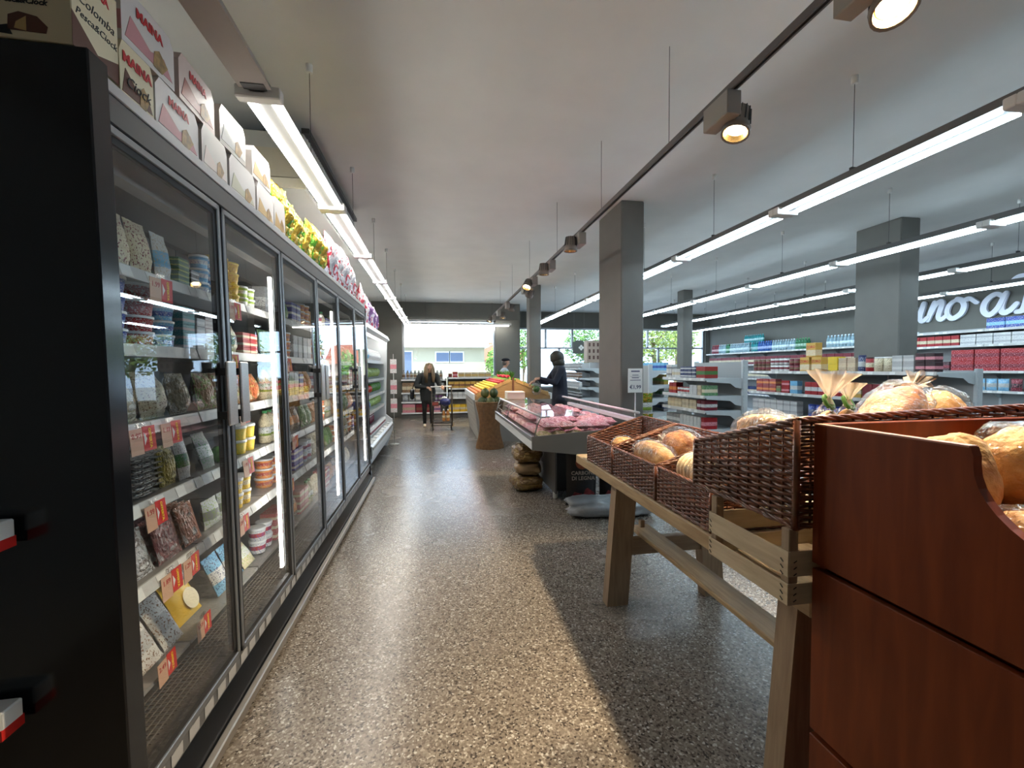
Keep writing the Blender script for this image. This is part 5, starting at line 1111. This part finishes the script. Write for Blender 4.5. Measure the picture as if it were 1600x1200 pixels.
# ------------------------------------------------------------------ signs
t = thing('price_board', 'white price board reading 1,99 on a thin pole before the near column', 'sign', (2.36, 4.88, 0))
put('pole', MB().tube([(0, 0, 0), (0, 0, 1.17)], .008, 8), STEEL, t); put('foot', MB().lathe([(.11, 0), (.11, .01), (.012, .02)], 18), STEEL, t); put('board', MB().cbox(-.092, .092, -.008, .004, 1.155, 1.445, .002), PLASTW, t)
letters('€1,99', .062, mat('navy_ink', (.02, .02, .09), .5), t, (0, -.0088, 1.22), '-Y', 0, .0008)
for z, hw, hh in ((1.412, .055, .008), (1.366, .04, .004), (1.35, .066, .0015), (1.334, .046, .005), (1.305, .068, .004)): put('print_line', MB().box(-hw, hw, -.0088, -.008, z-hh, z+hh), mat('faded_ink', (.12, .12, .2), .5), t)
t = thing('hanging_sign', 'dark hanging sign with a white emblem before the far window', 'sign', (4.07, 12, 1.88))
put('panel', MB().cbox(-.19, .19, -.01, .01, 0, .34, .004), mat('sign_grey', (.09, .095, .085), .6), t); put('tab', MB().box(-.12, .12, -.008, .008, .34, .38), mat('sign_grey', (.09, .095, .085), .6), t)
em = MB()
for a in range(4): em.lathe([(.035, 0), (.035, .004)], 14, 0, (.045*math.cos(a*PI/2), .045*math.sin(a*PI/2)))
put('emblem', em, PAPER, t, (.06, -.0105, .17), FACE['-Y'])
for x in (-.15, .15): put('wire', MB().tube([(x, 0, .34), (x, 0, ZC-1.88)], .002, 5), STEEL, t)
t = thing('carton_tower', 'printed cardboard carton standing on the far shelving beside the near column', 'box', (3.9, 10.5, 1.6)); put('carton', MB().cbox(-.17, .2, -.12, .12, 0, .55, .005), mat('kraft_print', (.4, .31, .25), .6), t)
for r_ in range(3):
    for q in range(3): put('printed_mark', MB().box(-.13+q*.11, -.08+q*.11, -.1215, -.12, .08+r_*.16, .17+r_*.16), mat('mark_brown', (.1, .05, .04), .6), t)

# ------------------------------------------------------------------ people
import numpy as np
def capsule(mb, a, ra, b, rb):
    a, b = Vector(a), Vector(b); d = b-a; n = d.length or 1e-6; d = d/n; pts = []; rr = []
    for k in range(4): q = PI/2*(1-k/4); pts.append(a-d*ra*math.sin(q)); rr.append(max(.001, ra*math.cos(q)))
    for k in range(4): pts.append(a+d*n*k/3); rr.append(ra+(rb-ra)*k/3)
    for k in range(1, 5): q = PI/2*k/4; pts.append(b+d*rb*math.sin(q)); rr.append(max(.001, rb*math.cos(q)))
    mb.tube(pts, rr, 14)
def finger_set(w, h, side, hold=0):
    """palm and five fingers from wrist w along unit vector h; returns segments"""
    w = Vector(w); h = Vector(h).normalized(); x = h.cross(Vector((0, 0, 1))); x = (x.normalized() if x.length > .05 else Vector((1, 0, 0)))*side; dn = h.cross(x)*side
    if dn.z > 0: dn = -dn
    sg_ = [(w, .026, w+h*.075, .028, 'skin')]
    for i, ln in enumerate((.062, .072, .068, .052)):
        p = w+h*.085+x*(.03-.02*i); m_ = p+h*ln*.55+dn*ln*.25*(1+hold); e = m_+h*ln*.3*(1-hold)+dn*ln*(.35+.3*hold)
        sg_ += [(p, .0095, m_, .009, 'skin'), (m_, .009, e, .0075, 'skin')]
    p = w+h*.03+x*.028; m_ = p+h*.035+x*.025+dn*.01; sg_ += [(p, .011, m_, .01, 'skin'), (m_, .01, m_+h*.028+dn*.012, .0085, 'skin')]
    return sg_
def body(name, segs, mats, parent, voxel=.0085):
    mb = MB(); tags = []
    for a, ra, b, rb, tg in segs: capsule(mb, a, ra, b, rb)
    me = mb.mesh('tmp'); o = bpy.data.objects.new('tmp', me); COL.objects.link(o)
    r = o.modifiers.new('r', 'REMESH'); r.mode = 'VOXEL'; r.voxel_size = voxel; r.use_smooth_shade = True
    s_ = o.modifiers.new('s', 'SMOOTH'); s_.factor = .5; s_.iterations = 3
    bpy.context.view_layer.update(); out = bpy.data.meshes.new_from_object(o.evaluated_get(bpy.context.evaluated_depsgraph_get())); bpy.data.objects.remove(o)
    names = list(mats); n = len(out.polygons); ctr = np.zeros(n*3); out.polygons.foreach_get('center', ctr); ctr = ctr.reshape(-1, 3); best = np.full(n, 1e9); idx = np.zeros(n, int)
    for a, ra, b, rb, tg in segs:
        a, b = np.array(a), np.array(b); d = b-a; t_ = np.clip(((ctr-a)@d)/max(1e-9, d@d), 0, 1); dist = np.linalg.norm(ctr-(a+t_[:, None]*d), axis=1)-(ra+(rb-ra)*t_)
        k = dist < best; best[k] = dist[k]; idx[k] = names.index(tg)
    for m_ in mats.values(): out.materials.append(None)
    out.polygons.foreach_set('material_index', idx.astype(np.int32)); out.polygons.foreach_set('use_smooth', np.ones(n, bool)); out.update()
    return put(name, out, list(mats.values()), parent)
SKIN = mat('skin', (.5, .28, .19), .55); SKIND = mat('skin_shade', (.48, .26, .18), .55)
def face(parent, hc, fwd_, r=.095):
    """eyes, brows, nose, mouth and ears on a head centred at hc looking along fwd_"""
    hc = Vector(hc); f = Vector(fwd_).normalized(); x = f.cross(Vector((0, 0, 1))).normalized(); u = x.cross(f)
    ey = MB(); br = MB(); er = MB()
    for s_ in (-1, 1):
        ey.ball(hc+f*r*.86+x*s_*.032+u*.012, (.011, .011, .009), 10, 6)
        c = hc+f*r*.9+x*s_*.032+u*.033; br.tube([c-x*s_*.012, c+x*s_*.016-f*.004], .004, 5)
        er.ball(hc+x*s_*r*.86-f*.005, (.014, .02, .03), 10, 6)
    put('eyes', ey, mat('eye', (.04, .03, .03), .25), parent); put('eyebrows', br, mat('brow', (.08, .05, .03), .7), parent); put('ears', er, SKIN, parent)
    put('nose', MB().tube([hc+f*r*.92+u*.012, hc+f*(r*1.16)-u*.014, hc+f*r*.93-u*.026], [.008, .013, .01], 8), SKIN, parent)
    put('mouth', MB().tube([hc+f*r*.9-x*.02-u*.048, hc+f*r*.96-u*.047, hc+f*r*.9+x*.02-u*.048], [.003, .006, .003], 6), mat('lips', (.4, .12, .11), .5), parent)
def head(hc, f, nk): 
    hc = Vector(hc); f = Vector(f).normalized()
    return [(nk, .055, hc-Vector((0, 0, .06)), .052, 'skin'), (hc+f*.012-Vector((0, 0, .05)), .062, hc+f*.02-Vector((0, 0, .02)), .072, 'skin'), (hc-f*.02+Vector((0, 0, .02)), .09, hc+f*.015+Vector((0, 0, .025)), .086, 'skin')]
# 1: shopper with the cart, facing the camera, head bent
p1 = thing('person', 'person in a charcoal coat with long fair hair bending over a cart', 'person', (-.22, 11.12, 0), .12)
hc = (.03, -.1, 1.475); fw = (.05, -.8, -.6)
S1 = [((-.09, 0, .84), .095, (.09, 0, .84), .095, 'coat'), ((-.05, .01, .88), .14, (-.04, .0, 1.08), .13, 'coat'), ((.05, .01, .88), .14, (.04, .0, 1.08), .13, 'coat'), ((0, 0, 1.08), .16, (.01, -.03, 1.24), .16, 'coat'), ((-.15, -.01, 1.28), .085, (.17, -.03, 1.28), .085, 'coat'), ((-.05, .01, .72), .14, (-.05, .01, .9), .15, 'coat'), ((.05, .01, .72), .14, (.05, .01, .9), .15, 'coat')]
for sx in (-1, 1):
    S1 += [((.085*sx, 0, .82), .09, (.09*sx, -.01, .47), .062, 'trousers'), ((.09*sx, -.01, .47), .06, (.09*sx, .02, .1), .045, 'trousers'), ((.09*sx, .03, .045), .04, (.1*sx, -.13, .035), .035, 'shoe'), ((.09*sx, .04, .1), .042, (.09*sx, .03, .05), .04, 'shoe')]
S1 += [((-.19, -.01, 1.27), .08, (-.28, -.03, 1.03), .065, 'coat'), ((-.28, -.03, 1.03), .065, (-.06, -.27, 1.0), .036, 'coat'), ((.21, -.03, 1.27), .08, (.29, -.1, 1.05), .065, 'coat'), ((.29, -.1, 1.05), .065, (.3, -.33, 1.03), .036, 'coat')]
S1 += finger_set((-.045, -.285, 1.0), (.5, -.8, -.1), -1, .5)+finger_set((.305, -.35, 1.03), (.1, -1, -.15), 1, .5)+head(hc, fw, (.015, -.04, 1.34))
body('body', S1, dict(coat=mat('charcoal_coat', (.018, .021, .022), .8), trousers=mat('black_trousers', (.01, .01, .011), .8), shoe=mat('pale_shoe', (.5, .44, .38), .6), skin=SKIN), p1)
face(p1, hc, fw)
hm = MB()
for a in range(90):
    q = 2*PI*a/90; s_ = math.sin(q); c_ = math.cos(q)
    if c_ > .86: continue          # parting at the face
    dx, dy = s_, -c_
    hm.tube([(hc[0], hc[1]+.015, hc[2]+.125), (hc[0]+dx*.07, hc[1]+.02+dy*-.0+(-c_)*.07, hc[2]+.1), (hc[0]+dx*.105, hc[1]+.02+(-c_)*.095*-1*-1, hc[2]+.01), (hc[0]+dx*.12, hc[1]+.0+(-c_)*.1-.02*(c_ > -.2), hc[2]-.13), (hc[0]+dx*.115, hc[1]-.02+(-c_)*.1, hc[2]-.33-.03*math.sin(a*2.3))], [.014, .02, .023, .024, .01], 6)
hm.ball((hc[0], hc[1]+.03, hc[2]+.04), (.1, .1, .088), 16, 10)
put('hair', hm, mat('fair_hair', (.3, .2, .11), .6, noise_amt=.5, noise_scale=30, stretch=(6, 6, 1)), p1)
put('scarf', MB().tube([(-.09, -.03, 1.3), (-.03, -.13, 1.27), (.05, -.14, 1.27), (.11, -.05, 1.3)], .04, 8), mat('wine_scarf', (.09, .02, .03), .8), p1)
t = thing('shoulder_bag', 'black shoulder bag hanging at the hip of the shopper with the cart', 'bag', (-.605, 11.12, .7)); put('pouch', MB().cbox(-.05, .05, -.13, .13, 0, .26, .03), BLACK, t); put('strap', MB().tube([(.0, -.1, .25), (.06, -.06, .42), (.13, -.03, .6), (.19, 0, .658), (.13, .03, .6), (.06, .06, .42), (.0, .1, .25)], .008, 6), BLACK, t); put('buckle', MB().lathe([(.014, 0), (.014, .004)], 10), STEEL, t, (.0, -.133, .2), FACE['-Y'])
# 2: shopper at the fruit stand in a navy jacket, seen from behind, reaching left
p2 = thing('person', 'person in a navy jacket with a dark bob reaching over the fruit stand', 'person', (2.2, 7.55, 0))
hc = (-.07, .04, 1.635); fw = (-.85, .45, -.3)
S2 = [((-.02, -.09, .9), .1, (.0, .09, .9), .1, 'coat'), ((0, 0, .88), .15, (-.0, 0, 1.12), .135, 'coat'), ((0, 0, 1.12), .135, (-.02, 0, 1.36), .14, 'coat'), ((-.02, -.15, 1.43), .075, (-.02, .15, 1.43), .075, 'coat'), ((0, 0, .76), .155, (0, 0, .92), .15, 'coat')]
for sx in (-1, 1): S2 += [((0, .085*sx, .84), .092, (-.01, .09*sx, .47), .064, 'trousers'), ((-.01, .09*sx, .47), .062, (.02, .09*sx, .1), .046, 'trousers'), ((.03, .09*sx, .045), .042, (-.13, .1*sx, .035), .036, 'shoe')]
S2 += [((-.03, -.18, 1.42), .065, (-.16, -.22, 1.2), .054, 'coat'), ((-.16, -.22, 1.2), .054, (-.37, -.1, 1.27), .038, 'coat'), ((-.03, .19, 1.42), .065, (-.18, .24, 1.2), .054, 'coat'), ((-.18, .24, 1.2), .054, (-.4, .16, 1.22), .038, 'coat')]
S2 += finger_set((-.39, -.09, 1.275), (-1, .25, -.1), -1, .4)+finger_set((-.42, .16, 1.22), (-1, 0, -.3), 1, .4)+head(hc, fw, (-.03, .01, 1.47))
body('body', S2, dict(coat=mat('navy_jacket', (.008, .011, .026), .75), trousers=mat('black_trousers', (.01, .01, .011), .8), shoe=mat('dark_shoe', (.03, .028, .028), .6), skin=SKIN), p2)
face(p2, hc, fw)
hb = MB().ball((hc[0]+.022, hc[1]-.012, hc[2]+.015), (.13, .13, .128), 20, 14, 0, lambda d: 1+.04*noise.noise(d*6)); hb.ball((hc[0]+.045, hc[1]-.025, hc[2]-.075), (.115, .122, .115), 18, 12)
put('hair', hb, mat('dark_hair', (.035, .033, .022), .55, noise_amt=.4, noise_scale=30, stretch=(6, 6, 1)), p2); put('collar', MB().tube([(.08*math.cos(a)-.02, .09*math.sin(a), 1.475) for a in [2*PI*k/14 for k in range(14)]], .03, 8, closed=True), mat('grey_collar', (.12, .13, .15), .8), p2)
t = thing('produce_bag', 'crumpled clear bag of greens held by the person in navy', 'bag', (1.74, 7.46, 1.0)); put('film', MB().ball((0, 0, .11), (.09, .09, .12), 18, 12, 0, lambda d: 1+.2*noise.noise(d*4)), FILM, t); put('greens', MB().ball((0, 0, .09), (.06, .06, .06), 12, 8, 0, lambda d: 1+.25*noise.noise(d*5)), LEAFM, t); put('gathered_neck', MB().tube([(0, 0, .2), (.0, 0, .26)], [.02, .012], 8), FILM, t)
# 3: person with a flat cap behind the stand
p3 = thing('person', 'person in a flat cap and pale shirt standing behind the fruit stand', 'person', (1.84, 11.75, 0))
hc = (.04, 0, 1.62); fw = (.95, -.3, -.1)
S3 = [((0, -.08, .92), .1, (0, .08, .92), .1, 'trousers'), ((0, 0, .95), .14, (0, 0, 1.15), .13, 'shirt'), ((0, 0, 1.15), .13, (0, 0, 1.34), .135, 'shirt'), ((0, -.15, 1.41), .072, (0, .15, 1.41), .072, 'shirt')]
for sx in (-1, 1): S3 += [((0, .09*sx, .88), .09, (.0, .095*sx, .48), .064, 'trousers'), ((0, .095*sx, .48), .062, (-.02, .095*sx, .1), .046, 'trousers'), ((-.02, .095*sx, .045), .042, (.14, .1*sx, .035), .036, 'shoe'), ((.0, .18*sx, 1.4), .062, (-.02, .23*sx, 1.13), .05, 'shirt'), ((-.02, .23*sx, 1.13), .048, (.2, .2*sx, 1.05), .036, 'shirt')]
for sx in (-1, 1): S3 += finger_set((.22, .2*sx, 1.05), (1, 0, -.1), sx, .3)
S3 += head(hc, fw, (.0, 0, 1.46))
body('body', S3, dict(shirt=mat('pale_shirt', (.5, .55, .62), .7), trousers=mat('grey_trousers', (.06, .06, .07), .8), shoe=mat('dark_shoe', (.03, .028, .028), .6), skin=SKIN), p3)
face(p3, hc, fw)
put('hair', MB().ball((hc[0]-.03, 0, hc[2]+.0), (.085, .094, .085), 16, 10), mat('grey_hair', (.12, .11, .1), .7), p3); put('flat_cap', MB().ball((hc[0]-.005, hc[1], hc[2]+.075), (.115, .108, .05), 18, 10).prism([(.05, -.075), (.16, -.05), (.16, .05), (.05, .075)], hc[2]+.055, hc[2]+.07, 2), mat('flat_cap_cloth', (.02, .022, .028), 1, spec=.05), p3)
put('apron_strap', MB().tube([(.06, -.1, 1.3), (.0, -.1, 1.44), (-.09, -.08, 1.36), (-.13, -.04, 1.15)], .012, 6), mat('strap_dark', (.05, .06, .08), .7), p3)
# ------------------------------------------------------------------ shopping cart
ct = thing('shopping_cart', 'two-tier metal shopping cart with a pale handle in front of the bent shopper', 'cart', (.12, 10.55, 0))
DM = mat('cart_metal', (.07, .055, .045), .4, metal=.6)
fr = MB()
for x in (-.24, .24):
    for y in (-.2, .2): fr.tube([(x, y, .1), (x, y, 1.02 if y > 0 else .86)], .012, 6)
for z in (.12, .2): fr.tube([(-.24, -.2, z), (.24, -.2, z), (.24, .2, z), (-.24, .2, z)], .011, 6, closed=True)
put('frame', fr, DM, ct); put('handle', MB().tube([(-.27, .2, 1.02), (.24, .2, 1.03)], .016, 8), PAPER, ct, label='pale handle bar')
bk = MB()
for z in (.6, .68, .76, .84): bk.tube([(-.24, -.2, z), (.24, -.2, z), (.24, .2, z), (-.24, .2, z)], .004, 5, closed=True)
for k in range(13):
    x = -.24+k*.04
    for y in (-.2, .2): bk.tube([(x, y, .56), (x, y, .86)], .003, 4)
for k in range(11):
    for x in (-.24, .24): bk.tube([(x, -.2+k*.04, .56), (x, -.2+k*.04, .86)], .003, 4)
for k in range(13): bk.tube([(-.24+k*.04, -.2, .56), (-.24+k*.04, .2, .56)], .003, 4)
put('wire_basket', bk, DM, ct)
lb = MB()
for k in range(13): lb.tube([(-.24+k*.04, -.2, .2), (-.24+k*.04, .2, .2)], .003, 4)
put('lower_rack', lb, DM, ct)
for x in (-.22, .22):
    for y in (-.18, .18):
        wq = put('caster', MB().box(x-.012, x+.012, y-.02, y+.02, .06, .12), DM, ct); put('wheel', MB().tube([(x-.013, y, .045), (x+.013, y, .045)], .045, 14), INK, wq)
t = thing('blue_bag', 'deep blue bag lying in the wire basket of the cart', 'bag', (.2, 10.55, .567)); put('bag_body', MB().ball((0, 0, .09), (.13, .15, .1), 18, 12, 0, lambda d: 1+.15*noise.noise(d*3)), mat('blue_bag', (.015, .03, .2), .5), t); put('bag_top', MB().ball((-.02, 0, .19), (.07, .07, .035), 12, 8), PLASTW, t)
for k in range(4): product('bottle', .08, .08, .28, [mat('amber_bottle', (.4, .17, .05), .3), WL, pk('gold', 'cream')], (.12+.04+(k % 2)*.1, 10.47+(k//2)*.12, .205), 0, 'amber bottle standing on the lower rack of the cart', 'bottle', 'amber bottles in the cart', 'amber_bottle')
product('box', .14, .1, .1, [pk('maroon', 'red', 'cream')], (-.035, 10.55, .567), 0, 'dark red carton lying in the wire basket of the cart', 'carton', None, 'carton')

# ------------------------------------------------------------------ outside
put('pavement_ground', MB().box(-60, 80, 15.7, 120, -.3, -.12).box(-60, 80, -60, -4.4, -.3, -.12), mat('pavement', (.45, .44, .42), .9, noise_amt=.2, noise_scale=1), label='sunlit pale paving outside the shop windows', cat='ground', kind='structure')
bl = thing('white_building', 'low white building with small paired windows across the street', 'building', (-8, 30, -.12))
put('walls', MB().box(0, 11.3, 0, 6, 0, 3.05), mat('cream_render', (.44, .39, .27), .9), bl); put('flat_roof', MB().box(-.5, 11.5, -.7, 6.4, 3.05, 5.6), mat('white_render', (.85, .85, .84), .9), bl)
for x0, x1, z0, z1 in ((8.0, 8.85, 2.1, 2.7), (8.95, 9.8, 2.1, 2.7), (5.75, 6.35, .1, 2.75)):
    wq = put('window', MB().box(x0-.08, x1+.08, -.06, .02, z0-.08, z1+.08), WHITE, bl); put('pane', MB().box(x0, x1, -.075, -.06, z0, z1), mat('far_pane', (.12, .15, .22), .2), wq)
hs = thing('tiled_house', 'pale house with an orange tiled roof beyond the bush', 'building', (3.2, 46, -.12))
put('walls', MB().box(0, 5.6, 0, 7, 0, 2.6), mat('peach_render', (.6, .42, .3), .9), hs); put('roof', MB().prism([(-.6, 2.5), (7.6, 2.5), (3.5, 4.6)], -.5, 6.1, 0), mat('orange_tile', (.5, .15, .07), .8, noise_amt=.3, noise_scale=8), hs)
for k in range(2): wq = put('window', MB().box(1+k*2.8, 1.9+k*2.8, -.05, .02, 1, 2.1), WHITE, hs); put('pane', MB().box(1.06+k*2.8, 1.84+k*2.8, -.065, -.05, 1.06, 2.04), mat('far_pane', (.12, .15, .22), .2), wq)
def tree(label, x, y, h, r, seed, trunk=True, n=1500, name='tree', cat='tree', col=(.2, .35, .05)):
    rs = random.Random(seed); t = thing(name, label, cat, (x, y, -.12)); mb = MB()
    if trunk:
        tk = MB().tube([(0, 0, 0), (.1, 0, h*.4), (0, .1, h*.75)], [.16, .12, .05], 8)
        for k in range(5): a = k*1.3; tk.tube([(.07, 0, h*(.35+.06*k)), (math.cos(a)*r*.6, math.sin(a)*r*.6, h*(.5+.07*k))], [.06, .02], 6)
        put('trunk', tk, SACK, t)
    z0 = h*.35 if trunk else 0
    for k in range(n):
        d = Vector((rs.gauss(0, 1), rs.gauss(0, 1), rs.gauss(0, 1))).normalized()*rs.random()**.4; c = Vector((d.x*r, d.y*r, z0+(h-z0)*(.5+.5*d.z))); s_ = rs.uniform(.07, .16)
        a = Vector((rs.gauss(0, 1), rs.gauss(0, 1), rs.gauss(0, 1))).normalized(); b = a.orthogonal().normalized(); mb.add([c-a*s_, c-b*s_*.5, c+a*s_, c+b*s_*.5], [(0, 1, 2, 3)])
    put('foliage', mb, mat('foliage_%s' % str(col), col, .6, noise_amt=.5, noise_scale=2), t, kind='stuff')
tree('light green bush at the corner of the white building', 3.75, 28.5, 3.0, .55, 1, False, 700, 'garden_bush', 'bush', (.22, .4, .06))
tree('slim green tree behind the far pier', 5.4, 27, 4.2, .7, 2, True, 700)
for i, (x, y, h) in enumerate(((12.2, 23, 4.8), (15.4, 26, 5.4), (9.9, 28, 4.6))): tree(['yellow green tree outside the window by the second column row', 'taller yellow green tree behind it', 'leafy tree left of the yellow green one'][i], x, y, h, 1.5, 5+i, True, 1900, col=(.3, .38, .06) if i < 2 else (.15, .3, .04))
